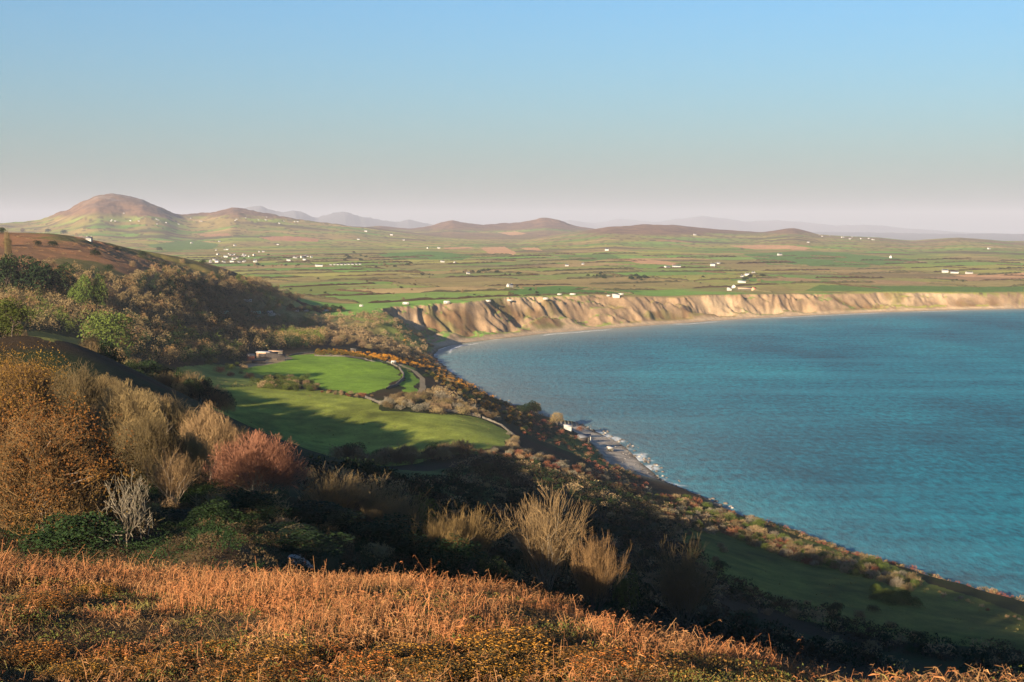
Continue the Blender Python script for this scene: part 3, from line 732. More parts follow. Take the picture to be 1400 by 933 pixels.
def bare_tree_mesh(seed, style, fine, spray=None):
    """trunk with limbs and the cage of twigs, both one metre... scaled later by the placed height of 1"""
    rng = np.random.default_rng(seed)
    if style == 'dome':
        st = (np.zeros((1, 3)), np.array([[0, 0, 1.0]]), np.array([0.16]))
        lv = branches(rng, st, (7, 4, 4, 5 if fine else 3) + ((5,) if fine else ()), (2.1, 0.62, 0.62, 0.6, 0.62), (0.95, 0.55, 0.5, 0.5, 0.5), 0.12, 1, 0.032, wob=0.22, start=0.45)
    elif style == 'tall':
        st = (np.zeros((1, 3)), np.array([[0, 0, 1.0]]), np.array([0.34]))
        lv = branches(rng, st, (6, 5, 4, 4 if fine else 3) + ((4,) if fine else ()), (0.95, 0.66, 0.62, 0.6, 0.6), (0.6, 0.6, 0.6, 0.6, 0.6), 0.16, 1, 0.028, wob=0.25, start=0.3)
    else:       # many stems fanning out of the ground
        st = fan(rng, 16 if fine else 9, 0.03, 0.62, 0.40, 0.10)
        lv = branches(rng, st, (3, 3, 3, 3) if fine else (3, 4, 4), (0.75, 0.72, 0.7, 0.65), (0.30, 0.33, 0.38, 0.4), 0.16, 1, 0.013, wob=0.16, start=0.3)
    allp = np.concatenate([l[1] for l in lv])
    h = np.percentile(allp[:, 2], 99.3); w = np.percentile(np.hypot(allp[:, 0], allp[:, 1]), 93)
    sc = np.array([0.5 / w, 0.5 / w, 1.0 / h])
    k = 3 if fine else 2
    rm = 0.0021 if fine else 0.0046
    A = cat_levels(lv[:k], rm * 1.5); B = cat_levels(lv[k:], rm)
    VA, FA = tubes(A[0] * sc, A[1] * sc, A[2] * 0.55, A[3] * 0.55, 5 if fine else 4)
    bk = 0.8 if style == 'vase' else 0.55
    B = [B[0] * sc, B[1] * sc, B[2] * bk, B[3] * bk]
    # the outer twigs that round the crown off
    ns = spray if spray is not None else 2200 if (fine and style == 'vase') else (4600 if fine else 600)
    if style == 'vase':
        tl = 0.78 * rng.random(ns) ** 0.6; az = rng.uniform(0, 6.28, ns)
        lob = 0.86 + 0.22 * np.sin(az * 3 + seed) * np.sin(tl * 7 + seed) + 0.08 * np.sin(az * 7)
        rr_ = rng.uniform(0.42, 1.0, ns) ** 0.7 * lob
        p = np.stack([np.sin(tl) * np.cos(az) * 0.72, np.sin(tl) * np.sin(az) * 0.72, np.cos(tl)], -1) * rr_[:, None]
        dr = unit(p + rng.normal(size=(ns, 3)) * 0.13 + [0, 0, 0.1])
    else:
        z0 = 0.36 if style == 'dome' else 0.22
        d_ = unit(rng.normal(size=(ns, 3))); d_[:, 2] = np.abs(d_[:, 2]) ** 0.8 - 0.12
        az = np.arctan2(d_[:, 1], d_[:, 0]); lob = 0.86 + 0.10 * np.sin(az * 3 + seed) * np.cos(d_[:, 2] * 4 + seed) + 0.07 * np.sin(az * 7 + 3 * d_[:, 2] + seed) + 0.05 * np.sin(az * 13 + 9 * d_[:, 2])
        rr_ = lob * np.where(rng.random(ns) < 0.7, rng.uniform(0.82, 1.0, ns), rng.uniform(0.45, 1.0, ns))
        p = d_ * rr_[:, None] * [0.5, 0.5, 1.06 * (1 - z0)]; p[:, 2] += z0
        dr = unit(unit(p - [0, 0, z0 - 0.1]) + rng.normal(size=(ns, 3)) * 0.45 + [0, 0, 0.25])
    if style != 'vase':          # no limb pokes out of the rounded crown
        for q in (A, B):
            e = q[1] * (sc if q is A else 1.0) - [0, 0, z0]
            ok = ((e / [0.49, 0.49, 1 - z0]) ** 2).sum(1) < np.where(e[:, 2] < 0, 1.6, 1.0)
            for j in range(4): q[j] = q[j][ok]
        VA, FA = tubes(A[0] * sc, A[1] * sc, A[2] * 0.55, A[3] * 0.55, 5 if fine else 4)
    ll = rng.uniform(0.07, 0.17, (ns, 1))
    rr_ = np.full(ns, rm * (1.0 if fine else 1.3))
    B = [np.concatenate([B[0], p - dr * ll]), np.concatenate([B[1], p]), np.concatenate([B[2], rr_]), np.concatenate([B[3], rr_ * 0.5])]
    VB, FB = tubes(*B, 3)
    return (VA, FA), (VB, FB), np.concatenate([l[1] for l in lv[-1:]]) * sc

MESH = {}
def proto_bare(key, style, seed, fine, bark, twig, leafmat=None, leafn=0, leafs=0.01, spray=None):
    (VA, FA), (VB, FB), tips = bare_tree_mesh(seed, style, fine, spray)
    a = mesh_np('trunk', VA, FA, bark, smooth=True); b = mesh_np('crown', VB, FB, twig)
    c = None
    if leafmat:
        rng = np.random.default_rng(seed + 5)
        p = lumpy(rng, leafn, 22, shell=0.45); p[:, 2] = 0.05 + 0.95 * p[:, 2]; p[::3] = tips[rng.integers(0, len(tips), len(p[::3]))] + rng.normal(size=(len(p[::3]), 3)) * 0.016
        V, F = leaves(p, leafs, rng); c = mesh_np('leaves', V, F, leafmat)
    MESH[key] = ('trunk', a), ('crown', b), (('foliage', c) if c else None)

def proto_leafy(key, seed, n, lumps, size, mat, bark, trunk_h=0.3, tall=1.0):
    rng = np.random.default_rng(seed)
    p = lumpy(rng, n, lumps); p[:, 2] = trunk_h * 0.75 + p[:, 2] * (1 - trunk_h * 0.75)
    V, F = leaves(p, size, rng)
    st = (np.zeros((1, 3)), np.array([[0, 0, 1.0]]), np.array([trunk_h + 0.15]))
    lv = branches(rng, st, (5, 3), (0.8, 0.6), (0.7, 0.6), 0.1, 1, 0.03)
    A = cat_levels(lv, 0.006); VA, FA = tubes(A[0], A[1], A[2], A[3], 5)
    MESH[key] = ('trunk', mesh_np('trunk', VA, FA, bark)), ('crown', mesh_np('crown', V, F, mat)), None

def proto_bush(key, seed, n, lumps, size, mat, fmat=None, fn=0, fsize=0.03, twiggy=False):
    rng = np.random.default_rng(seed)
    if twiggy:
        st = fan(rng, 14, 0.05, 1.15, 0.45, 0.12)
        lv = branches(rng, st, (3, 4), (0.7, 0.65), (0.4, 0.5), 0.1, 1, 0.012)
        A = cat_levels(lv, 0.008); h = A[1][:, 2].max(); w = np.percentile(np.hypot(A[1][:, 0], A[1][:, 1]), 95)
        sc = np.array([0.5 / w, 0.5 / w, 1 / h])
        VA, FA = tubes(A[0] * sc, A[1] * sc, A[2], A[3], 3)
        p = lumpy(rng, n, lumps, shell=0.7) * [0.9, 0.9, 0.85]; V, F = leaves(p, size, rng, asp=0.35)
        F = np.concatenate([FA, F + len(VA)]); V = np.concatenate([VA, V])
    else:
        p = lumpy(rng, n, lumps, shell=0.6); V, F = leaves(p, size, rng)
    body = mesh_np('bush', V, F, mat); fl = None
    if fmat:
        q = lumpy(np.random.default_rng(seed), fn, lumps, shell=0.95) * [1.04, 1.04, 1.04]
        V, F = leaves(q, fsize, rng); fl = mesh_np('blossom', V, F, fmat)
    MESH[key] = body, fl

# near, finely built
proto_bare('pink', 'dome', 3, True, M_BARK, M_TWIGP, spray=3600)
proto_bare('vase', 'vase', 4, True, M_BARK, M_TWIGW)
proto_bare('vase2', 'vase', 14, True, M_BARKD, M_TWIGO)
proto_bare('brown', 'tall', 5, True, M_BARKD, M_TWIG)
proto_bare('brown2', 'dome', 6, True, M_BARKD, M_TWIGW)
proto_bare('thicket', 'vase', 24, True, M_BARKD, M_TWIG)
proto_bare('oak', 'tall', 7, True, M_BARK, M_TWIGO, M_ORANGE, 14000, 0.0085)
proto_bare('ghost', 'tall', 8, False, M_BARKD, M_BARK, spray=60)
# farther off
for _i, (st_, mt) in enumerate([('tall', M_TWIG), ('dome', M_TWIG), ('tall', M_TWIGO), ('dome', M_TWIGW), ('vase', M_TWIG), ('tall', M_TWIGW)]):
    proto_bare('wood%d' % _i, st_, 30 + _i, False, M_BARKD, mt)
for _i in range(3): proto_leafy('ever%d' % _i, 50 + _i, 3400, 14, 0.030, M_EVER, M_BARKD)
for _i in range(3): proto_leafy('green%d' % _i, 60 + _i, 3800, 16, 0.026, M_GREEN, M_BARKD)
for _i in range(3): proto_bush('scrub%d' % _i, 70 + _i, 750, 8, 0.045, M_SCRUB, twiggy=True)
for _i in range(2): proto_bush('pale%d' % _i, 75 + _i, 800, 8, 0.04, M_PALE, twiggy=True)
for _i in range(2): proto_bush('rust%d' % _i, 78 + _i, 800, 8, 0.04, M_RUST, twiggy=True)
for _i in range(3): proto_bush('gorse%d' % _i, 80 + _i, 900, 8, 0.05, M_GORSE, M_GFLOW, 520, 0.034)
for _i in range(2): proto_bush('gshrub%d' % _i, 85 + _i, 2600, 12, 0.028, M_GREEN)
for _i in range(2): proto_bush('dshrub%d' % _i, 88 + _i, 3000, 12, 0.028, M_EVER)

def plant(key, name, x, y, h, w, label, cat, group=None, sink=0.15, rz=None):
    z = float(zat(x, y)) - sink
    rz = RNG.uniform(0, 6.28) if rz is None else rz
    m = MESH[key]
    if isinstance(m[0], tuple):
        o = link(name, None, None, (x, y, z), rz, (w, w, h))
        link('trunk', m[0][1], o); link('crown', m[1][1], o)
        if m[2]: link('foliage', m[2][1], o)
    elif m[1] is not None:
        o = link(name, None, None, (x, y, z), rz, (w, w, h))
        link('foliage', m[0], o); link('blossom', m[1], o)
    else:
        o = link(name, m[0], None, (x, y, z), rz, (w, w, h))
    return tag(o, label, cat, group)

def stand(key, name, px, top, Y_, wpx, label, cat, group=None, rz=None, hmin=1.0):
    """a plant at distance Y_ whose top shows at picture height `top`, wpx wide"""
    kx, kz = ray(px, top)
    x = float(kx * Y_); zt = EYE + float(kz) * Y_
    h = max(zt - float(zat(x, Y_)), hmin)
    return plant(key, name, x, Y_, h, wpx / FPX * Y_, label, cat, group, rz=rz)

def scatter(pts, spacing, Y0, seed, poly_world=None):
    P = poly(pts, Y0) if poly_world is None else np.array(poly_world)
    x0, y0 = P.min(0); x1, y1 = P.max(0)
    gx, gy = np.meshgrid(np.arange(x0, x1, spacing), np.arange(y0, y1, spacing))
    rng = np.random.default_rng(seed)
    x = gx.ravel() + rng.uniform(-0.45, 0.45, gx.size) * spacing; y = gy.ravel() + rng.uniform(-0.45, 0.45, gx.size) * spacing
    k = in_poly(x, y, P)
    return x[k], y[k]

# ------------------------------------------------------------------ the near trees on the left slope
for a in [
    ('oak', 'oak_tree', 55, 545, 120, 205, 'big orange and yellow leaved oak, nearest tree at the left edge', 'tree'),
    ('oak', 'oak_tree', -60, 520, 128, 190, 'orange leaved oak cut by the left edge of the photo', 'tree'),
    ('oak', 'oak_tree', 20, 478, 175, 150, 'rusty orange oak rising behind the biggest oak at the left edge', 'tree'),
    ('oak', 'oak_tree', 130, 600, 128, 120, 'smaller orange leaved tree between the big oak and the bare pale trunk', 'tree'),
    ('ghost', 'bare_tree', 172, 632, 112, 95, 'bare tree with bare white trunk and branches in front of the dark bushes', 'tree'),
    ('brown', 'bare_tree', 105, 482, 196, 130, 'bare brown tree behind the orange oaks, crown against the dark wood', 'tree'),
    ('brown2', 'bare_tree', 175, 515, 186, 135, 'broad bare tree with straw coloured twigs, leftmost of the rounded bare crowns', 'tree'),
    ('brown', 'bare_tree', 232, 528, 190, 120, 'bare brown tree in the middle of the rounded bare crowns', 'tree'),
    ('brown2', 'bare_tree', 285, 545, 184, 110, 'broad bare straw coloured tree, right end of the row of rounded crowns', 'tree'),
    ('brown', 'bare_tree', 200, 548, 165, 120, 'bare brown tree in front of the row of rounded crowns', 'tree'),
    ('vase', 'bare_tree', 235, 612, 146, 80, 'pale many stemmed bare tree just left of the reddish tree', 'tree'),
    ('brown2', 'bare_tree', 255, 582, 172, 85, 'bare tree behind and left of the reddish tree', 'tree'),
    ('pink', 'bare_tree', 350, 581, 150, 158, 'broad domed bare tree with reddish twigs and pale limbs', 'tree'),
    ('thicket', 'bare_tree', 455, 640, 172, 115, 'bare brown thicket just right of the reddish domed tree', 'tree'),
    ('vase', 'bare_tree', 505, 652, 176, 100, 'bare many stemmed bush with pale tips between the brown thickets', 'tree'),
    ('thicket', 'bare_tree', 548, 668, 172, 90, 'bare brown thicket left of the bright green bush', 'tree'),
    ('vase2', 'bare_tree', 635, 692, 168, 125, 'orange brown many stemmed bare bush in the middle, leaning right', 'tree'),
    ('vase2', 'bare_tree', 600, 705, 160, 80, 'low orange brown bare bush right below the bright green bush', 'tree'),
    ('vase', 'bare_tree', 748, 668, 176, 125, 'tall fan shaped bare tree with pale stems standing alone in the dark slope', 'tree'),
    ('vase2', 'bare_tree', 812, 728, 170, 80, 'low bare bush at the right foot of the fan shaped tree', 'tree'),
    ('thicket', 'bare_tree', 935, 742, 225, 105, 'dim bare bush in the shaded hollow right of the fan shaped tree', 'tree'),
]:
    stand(*a)
for a in [
    ('gshrub0', 'green_bush', 577, 680, 178, 52, 'bright green bush among the bare brown thickets', 'bush'),
    ('dshrub0', 'evergreen_bush', 676, 764, 150, 46, 'small round dark green bush on the shaded slope above the bracken brow', 'bush'),
    ('gshrub1', 'green_bush', 857, 780, 205, 34, 'small lit green bush in the shaded hollow above the bracken brow', 'bush'),
    ('dshrub1', 'evergreen_bush', 330, 672, 140, 120, 'wide dark evergreen bush under the reddish domed tree', 'bush'),
    ('dshrub0', 'evergreen_bush', 420, 690, 150, 130, 'dark evergreen bush at the right foot of the reddish domed tree', 'bush'),
    ('gshrub0', 'green_bush', 305, 672, 147, 60, 'yellow green bush below the left side of the reddish domed tree', 'bush'),
    ('dshrub0', 'evergreen_bush', 245, 712, 130, 120, 'dark evergreen bush below the pale many stemmed tree', 'bush'),
    ('dshrub1', 'evergreen_bush', 100, 700, 112, 130, 'dark evergreen bush beneath the orange oaks', 'bush'),
    ('dshrub1', 'evergreen_bush', 520, 712, 160, 120, 'dark evergreen bush below the brown thickets', 'bush'),
    ('dshrub0', 'evergreen_bush', 600, 735, 158, 110, 'dark evergreen bush below the orange brown bush', 'bush'),
    ('dshrub1', 'evergreen_bush', 400, 725, 125, 140, 'low dark evergreen bush nearest above the grey stones', 'bush'),
]:
    stand(*a)
# filling shrubs of the shaded bank above the bracken
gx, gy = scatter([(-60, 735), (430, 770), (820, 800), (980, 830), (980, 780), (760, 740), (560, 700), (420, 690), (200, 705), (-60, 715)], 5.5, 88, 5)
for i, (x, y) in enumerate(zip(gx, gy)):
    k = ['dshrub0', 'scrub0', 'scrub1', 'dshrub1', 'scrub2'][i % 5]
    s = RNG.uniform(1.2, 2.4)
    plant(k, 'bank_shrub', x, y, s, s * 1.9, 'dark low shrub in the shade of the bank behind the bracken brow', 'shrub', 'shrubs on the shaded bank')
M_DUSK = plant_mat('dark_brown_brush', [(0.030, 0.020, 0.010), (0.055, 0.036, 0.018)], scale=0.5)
NEARREST = {}
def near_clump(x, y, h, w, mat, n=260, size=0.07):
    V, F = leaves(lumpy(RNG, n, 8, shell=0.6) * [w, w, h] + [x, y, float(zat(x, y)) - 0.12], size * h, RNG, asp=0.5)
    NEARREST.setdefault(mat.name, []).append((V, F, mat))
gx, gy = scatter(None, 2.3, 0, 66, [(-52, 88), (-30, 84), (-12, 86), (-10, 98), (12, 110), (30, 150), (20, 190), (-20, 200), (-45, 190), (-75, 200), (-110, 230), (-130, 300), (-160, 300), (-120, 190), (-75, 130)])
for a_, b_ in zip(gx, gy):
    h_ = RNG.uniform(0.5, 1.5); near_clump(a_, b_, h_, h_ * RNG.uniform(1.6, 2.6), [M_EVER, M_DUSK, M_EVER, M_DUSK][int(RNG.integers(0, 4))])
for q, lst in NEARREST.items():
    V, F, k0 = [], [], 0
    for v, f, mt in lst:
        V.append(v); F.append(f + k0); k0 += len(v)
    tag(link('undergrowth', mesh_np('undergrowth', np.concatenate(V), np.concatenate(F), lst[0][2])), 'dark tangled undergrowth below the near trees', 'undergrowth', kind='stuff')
# rising wood behind the near trees, left edge
gx, gy = scatter(None, 8.5, 0, 6, [(-125, 190), (-70, 175), (-40, 190), (-42, 225), (-62, 250), (-80, 275), (-130, 285), (-145, 230)])
for i, (x, y) in enumerate(zip(gx, gy)):
    s = RNG.uniform(6.0, 8.5)
    plant(['brown', 'brown2', 'oak'][i % 3] if i % 3 < 2 or x < -75 else 'brown', 'bare_tree', x, y, s, s * RNG.uniform(0.9, 1.2), 'bare brown tree crowded behind the front row of the left slope', 'tree', 'crowded bare trees behind the front row')
# ------------------------------------------------------------------ the wooded hillside
WOOD = [[(-60, 462), (20, 470), (30, 452), (112, 464), (120, 478), (190, 498), (250, 506), (300, 495), (345, 482), (420, 478), (450, 465), (430, 440), (350, 432), (330, 415), (385, 404), (350, 388), (300, 375), (240, 372), (180, 385), (100, 372), (40, 365), (-60, 362)]]
# far slopes as world polygons: the foot and upper edge of the wood
wx, wy = scatter(WOOD[0], 9.0, 300, 21)
dens = fbm(wx / 90, wy / 90, 33, 2)
k = dens > -0.6
wx, wy = wx[k], wy[k]
hx, hy = scatter(None, 9, 0, 22, [((p_ - 700) / 1923 * y_, y_) for p_, y_ in ((215, 1080), (250, 1240), (300, 1400), (345, 1490), (383, 1540), (410, 1580), (395, 1450), (345, 1350), (300, 1200), (240, 1000))])
kx_, ky_ = scatter(None, 8, 0, 23, [(-170, 485), (-108, 485), (-103, 530), (-128, 558), (-170, 560)])  # trees on the hidden knoll, added to shade the lower field
wx = np.concatenate([wx, hx, kx_]); wy = np.concatenate([wy, hy, ky_])
o = np.argsort(np.hypot(wx, wy)); wx, wy = wx[o], wy[o]
kinds = ['wood0', 'wood1', 'wood2', 'wood3', 'wood4', 'wood5']
stuffV, stuffF, stuffM, sv = [], [], [], 0
rngw = np.random.default_rng(77)
n_ind = {'tree': 0}
base_low = {}
for q in range(4):
    p = lumpy(np.random.default_rng(200 + q), 300, 7); base_low[q] = p
gx, gy = scatter(None, 10, 0, 61, [(-150, 300), (-130, 370), (-150, 420), (-215, 470), (-270, 440), (-270, 330), (-220, 280)])  # trees mostly left of view, added to throw shadow on the field
for i, (x, y) in enumerate(zip(gx, gy)):
    if x / y > -0.37 and y < 380: continue
    wx = np.append(wx, x); wy = np.append(wy, y)
for i, (x, y) in enumerate(zip(wx, wy)):
    r = math.hypot(x, y); pxl = CX + FPX * x / y
    ev = vnoise(np.array([x / 60]), np.array([y / 60]), 35)[0]
    h = rngw.uniform(6.5, 10.5) * (0.75 if zat(x, y) > 75 and r > 900 else 1.0); w = h * rngw.uniform(0.85, 1.25)
    if ev > 0.09 and i % 2 == 0: key, nm = 'ever%d' % (i % 3), 'evergreen_tree'
    elif ev < -0.17 and i % 2 == 0: key, nm = 'green%d' % (i % 3), 'green_tree'
    else: key, nm = kinds[int(rngw.integers(0, 6))], 'bare_tree'
    if i < 190 and x / y > -0.39:
        where = ('at the left edge' if pxl < 90 else 'above the strip of pasture' if pxl < 190 else 'behind the rounded bare crowns' if pxl < 300 else 'behind the farm yard')
        what = {'evergreen_tree': 'dark evergreen tree', 'green_tree': 'olive green leafy tree', 'bare_tree': 'bare brown tree'}[nm]
        depth = 'shaded wood' if r < 620 else 'upper hillside wood'
        plant(key, nm, x, y, h, w, '%s in the %s %s' % (what, depth, where), 'tree', 'trees of the wooded hillside')
    else:
        p = base_low[i % 4]; a = rngw.uniform(0, 6.28); c_, s_ = math.cos(a), math.sin(a)
        pp = np.stack([(p[:, 0] * c_ - p[:, 1] * s_) * w, (p[:, 0] * s_ + p[:, 1] * c_) * w, 0.08 * h + p[:, 2] * 0.92 * h], -1) + [x, y, float(zat(x, y))]
        V, F = leaves(pp, 0.40, rngw, asp=0.5)
        stuffV.append(V); stuffF.append(F + sv); sv += len(V); stuffM.append(np.full(len(F), 2 if nm == 'evergreen_tree' else (1 if nm == 'green_tree' else (0 if i % 3 else 3))))
print('wood trees', len(wx))
if stuffV:
    me = mesh_np('distant_woodland', np.concatenate(stuffV), np.concatenate(stuffF), mats=[M_TWIG, M_GREEN, M_EVER, M_TWIGO], mi=np.concatenate(stuffM))
    tag(link('distant_woodland', me), 'brown and dark green wood covering the far part of the left hillside', 'woodland', kind='stuff')
for a in [
    ('green0', 'green_tree', 148, 428, float(hit([148], [488], 280)[0][1]), 74, 'big rounded olive green tree standing before the dark wood', 'tree'),
    ('green1', 'green_tree', 135, 378, 840, 34, 'bright green tree in the upper part of the dark wood at left', 'tree'),
    ('green2', 'green_tree', 112, 378, 830, 32, 'darker green tree left of the bright green one in the upper wood', 'tree'),
    ('ever0', 'evergreen_tree', 40, 352, 830, 60, 'wide dark evergreen tree below the heather slope at the left edge', 'tree'),
    ('ever1', 'evergreen_tree', 80, 362, 840, 42, 'dark evergreen tree between the left edge and the green trees of the upper wood', 'tree'),
    ('ever2', 'evergreen_tree', 5, 350, 820, 46, 'dark evergreen tree cut by the left edge below the heather slope', 'tree'),
    ('wood0', 'bare_tree', 10, 304, 930, 14, 'lone bare tree on the skyline at the left edge', 'tree'),
]:
    stand(*a)
# bushes on the heather slope
for i, (px, py, w) in enumerate([(12, 336, 14), (52, 337, 11), (72, 339, 13), (30, 318, 9), (66, 319, 8), (88, 321, 9), (104, 324, 8), (2, 320, 12), (130, 352, 14), (160, 342, 9), (218, 344, 8), (195, 352, 12), (250, 360, 9), (225, 366, 12), (278, 362, 9), (180, 365, 12), (150, 372, 14)]):
    P = hit([px], [py], 500)[0]
    s = w / FPX * P[1]
    plant('dshrub%d' % (i % 2) if i % 3 else 'scrub%d' % (i % 3), 'heath_bush', P[0], P[1], s * 0.75, s, 'dark round bush dotted on the rusty heather slope', 'bush', 'bushes on the heather slope')

# ------------------------------------------------------------------ scrub belt between wood and bay, coast slope, field edges
REST = {}
def low_clump(x, y, h, w, mat, n=150, size=0.11):
    V, F, = leaves(lumpy(rngw, n, 6, shell=0.6) * [w, w, h] + [x, y, float(zat(x, y)) - 0.15], size * h, rngw, asp=0.5)
    REST.setdefault(mat.name, []).append((V, F, mat))
LOW = {'s': M_SCRUB, 'w': M_TWIG, 'g': M_GFLOW, 'd': M_EVER, 'p': M_PALE, 'r': M_RUST}
def belt(pts, spacing, Y0, seed, keys, hlo, hhi, name, label, group, keep=1.0, cat='bush', wr=1.5, cap=400):
    x, y = scatter(pts, spacing, Y0, seed)
    rng = np.random.default_rng(seed)
    dd, _ = shore_dist(x, y)
    k = (rng.random(len(x)) < keep) & (dd > 4)
    x, y = x[k], y[k]; o = np.argsort(np.hypot(x, y))
    for n_, (a, b_) in enumerate(zip(x[o], y[o])):
        h = rng.uniform(hlo, hhi); w = h * rng.uniform(0.9, 1.2) * wr
        key = keys[int(rng.integers(0, len(keys)))]
        if n_ < cap: plant(key, name, a, b_, h, w, label, cat, group)
        else: low_clump(a, b_, h, w, LOW[key[0]])
belt([(395, 470), (440, 480), (540, 488), (575, 488), (590, 470), (560, 452), (540, 438), (500, 428), (430, 432), (400, 445)], 11, 1050, 41, ['scrub0', 'scrub1', 'scrub2', 'wood4', 'wood1'], 3.0, 6.0, 'scrub_bush', 'brown scrubby bush in the sunny belt between the wood and the bay', 'scrub between the wood and the bay', 0.9, cap=80)
belt([(430, 487), (500, 491), (548, 498), (590, 506), (600, 500), (545, 490), (500, 485), (432, 481)], 5.5, 850, 42, ['gorse0', 'gorse1', 'gorse2'], 1.3, 2.4, 'gorse_bush', 'orange flowering gorse bush in the hedge along the top of the upper field', 'gorse hedge along the upper field', 0.9, cap=60)
belt([(575, 512), (600, 505), (640, 522), (690, 552), (730, 575), (715, 592), (660, 560), (610, 530)], 7, 700, 43, ['gorse0', 'gorse1', 'gorse2', 'dshrub0', 'scrub1', 'dshrub1'], 1.3, 2.6, 'gorse_bush', 'orange flowering gorse bush on the steep slope between the farm track and the sea', 'gorse on the slope above the sea', 0.85, cap=190)
belt([(520, 548), (575, 540), (600, 535), (650, 560), (690, 580), (650, 570), (600, 566), (525, 561)], 5.5, 600, 44, ['scrub0', 'scrub1', 'wood4', 'scrub2', 'pale0'], 2.4, 4.6, 'scrub_bush', 'rounded brown bush in the row between the upper and the lower field', 'bushes between the upper and lower field', 0.9, cap=70)
belt([(345, 526), (375, 518), (415, 520), (440, 531), (420, 536), (350, 531)], 5, 650, 45, ['gshrub0', 'gshrub1', 'scrub1'], 2.0, 4.2, 'green_bush', 'olive green bush in the hedge below the left part of the upper field', 'olive bushes below the upper field', 0.9)
belt([(430, 536), (470, 542), (510, 545), (512, 541), (470, 536)], 4, 650, 46, ['scrub0', 'rust0'], 1.2, 2.2, 'scrub_bush', 'low brown bush in the hedge below the middle of the upper field', 'low bushes below the upper field', 0.9)
belt([(265, 502), (300, 494), (345, 497), (365, 510), (340, 522), (300, 510)], 9, 650, 47, ['gshrub0', 'gshrub1', 'scrub1', 'scrub2', 'rust1'], 1.8, 4.2, 'yard_bush', 'lit bush or small tree on the rough grass left of the farm yard', 'bushes left of the farm yard', 0.55)
belt([(690, 590), (712, 602), (700, 618), (660, 626), (662, 621), (692, 613), (703, 601)], 2.6, 450, 48, ['scrub0', 'pale0', 'scrub2', 'scrub1'], 1.4, 2.4, 'hedge_bush', 'brown bush in the hedge around the right end of the lower field', 'hedge around the lower field', 0.95)
belt([(640, 625), (700, 628), (770, 652), (840, 672), (900, 690), (900, 676), (840, 650), (780, 636), (710, 615)], 5, 420, 49, ['scrub0', 'pale0', 'rust0', 'scrub2', 'pale1', 'rust1'], 1.4, 2.8, 'scrub_bush', 'pale or rusty bush on the lit bank between the lower field and the beach', 'bushes on the bank above the beach', 0.75, cap=120)
belt([(880, 680), (930, 682), (1030, 716), (1100, 750), (1200, 776), (1260, 800), (1250, 812), (1180, 790), (1080, 765), (1000, 735), (900, 715)], 5.0, 350, 50, ['scrub0', 'scrub1', 'rust0', 'gshrub0', 'pale1', 'scrub2', 'gshrub1'], 2.2, 4.0, 'coast_bush', 'sunlit brown or olive bush in the fringe along the cliff edge above the sea', 'bushes along the cliff edge', 0.95)
belt([(1260, 800), (1330, 822), (1410, 848), (1412, 856), (1330, 830), (1260, 810)], 5.0, 350, 51, ['scrub0', 'rust0', 'pale0'], 0.8, 1.5, 'coast_bush', 'low bush along the cliff edge at the right end of the coastal pasture', 'low bushes at the cliff edge', 0.6)
belt([(480, 640), (640, 640), (760, 660), (900, 715), (1000, 750), (980, 790), (800, 745), (640, 690), (500, 660)], 12, 260, 52, ['dshrub0', 'scrub0', 'scrub1', 'dshrub1'], 1.5, 3.2, 'slope_bush', 'dark bush on the shaded slope below the lower field', 'bushes on the shaded slope', 0.8)
belt([(1000, 800), (1180, 830), (1300, 885), (1380, 900), (1380, 925), (1200, 900), (1020, 860)], 10, 200, 53, ['dshrub0', 'scrub0', 'scrub2'], 1.4, 3.0, 'slope_bush', 'dark bush in the shaded hollow below the coastal pasture', 'bushes in the shaded hollow', 0.7)
belt([(1180, 808), (1240, 818), (1260, 830), (1200, 826)], 4, 330, 54, ['gshrub0', 'gshrub1'], 2.2, 3.6, 'green_bush', 'yellow green bush where shade meets the sunlit coastal pasture', 'green bushes on the coastal pasture', 0.9)
for a in [
    ('ever0', 'evergreen_tree', 728, 548, 890, 22, 'dark evergreen tree on the sea slope above the cove', 'tree'),
    ('ever1', 'evergreen_tree', 716, 552, 880, 18, 'smaller dark evergreen tree on the sea slope, left of its taller neighbour', 'tree'),
    ('wood3', 'bare_tree', 734, 547, 905, 16, 'pale bare tree on the sea slope above the cove, next to the dark evergreens', 'tree'),
    ('wood3', 'bare_tree', 762, 560, 860, 24, 'rounded pale bare tree standing alone on the sea slope above the cove', 'tree'),
    ('rust0', 'rusty_bush', 793, 581, 900, 12, 'orange brown bush beside the boat sheds at the cove', 'bush'),
]:
    stand(*a)

belt([(440, 634), (520, 628), (600, 622), (655, 621), (655, 625), (600, 630), (520, 637), (440, 645)], 5.5, 400, 85, ['wood4', 'scrub0', 'scrub1', 'wood1', 'dshrub0'], 4.0, 6.5, 'hedge_tree', 'dark hedge tree along the shaded lower side of the lower field', 'hedge trees below the lower field', 0.9, cat='tree', wr=1.2)  # dark hedge bushes, made tree tall to cast shade on the field
PAST = poly([(955, 712), (1000, 728), (1150, 752), (1250, 788), (1320, 812), (1400, 842), (1440, 862), (1440, 890), (1300, 872), (1100, 835), (990, 790), (930, 740)], 330)
gx, gy = scatter([(430, 640), (640, 628), (700, 628), (800, 660), (880, 680), (960, 715), (1020, 750), (1040, 815), (1150, 845), (1300, 882), (1400, 895), (1420, 930), (1100, 905), (950, 865), (700, 800), (430, 760)], 4.0, 150, 81)
kk = (fbm(gx / 30, gy / 30, 82, 3) > -0.30) & ~in_poly(gx, gy, PAST) & (shore_dist(gx, gy)[0] > 6)
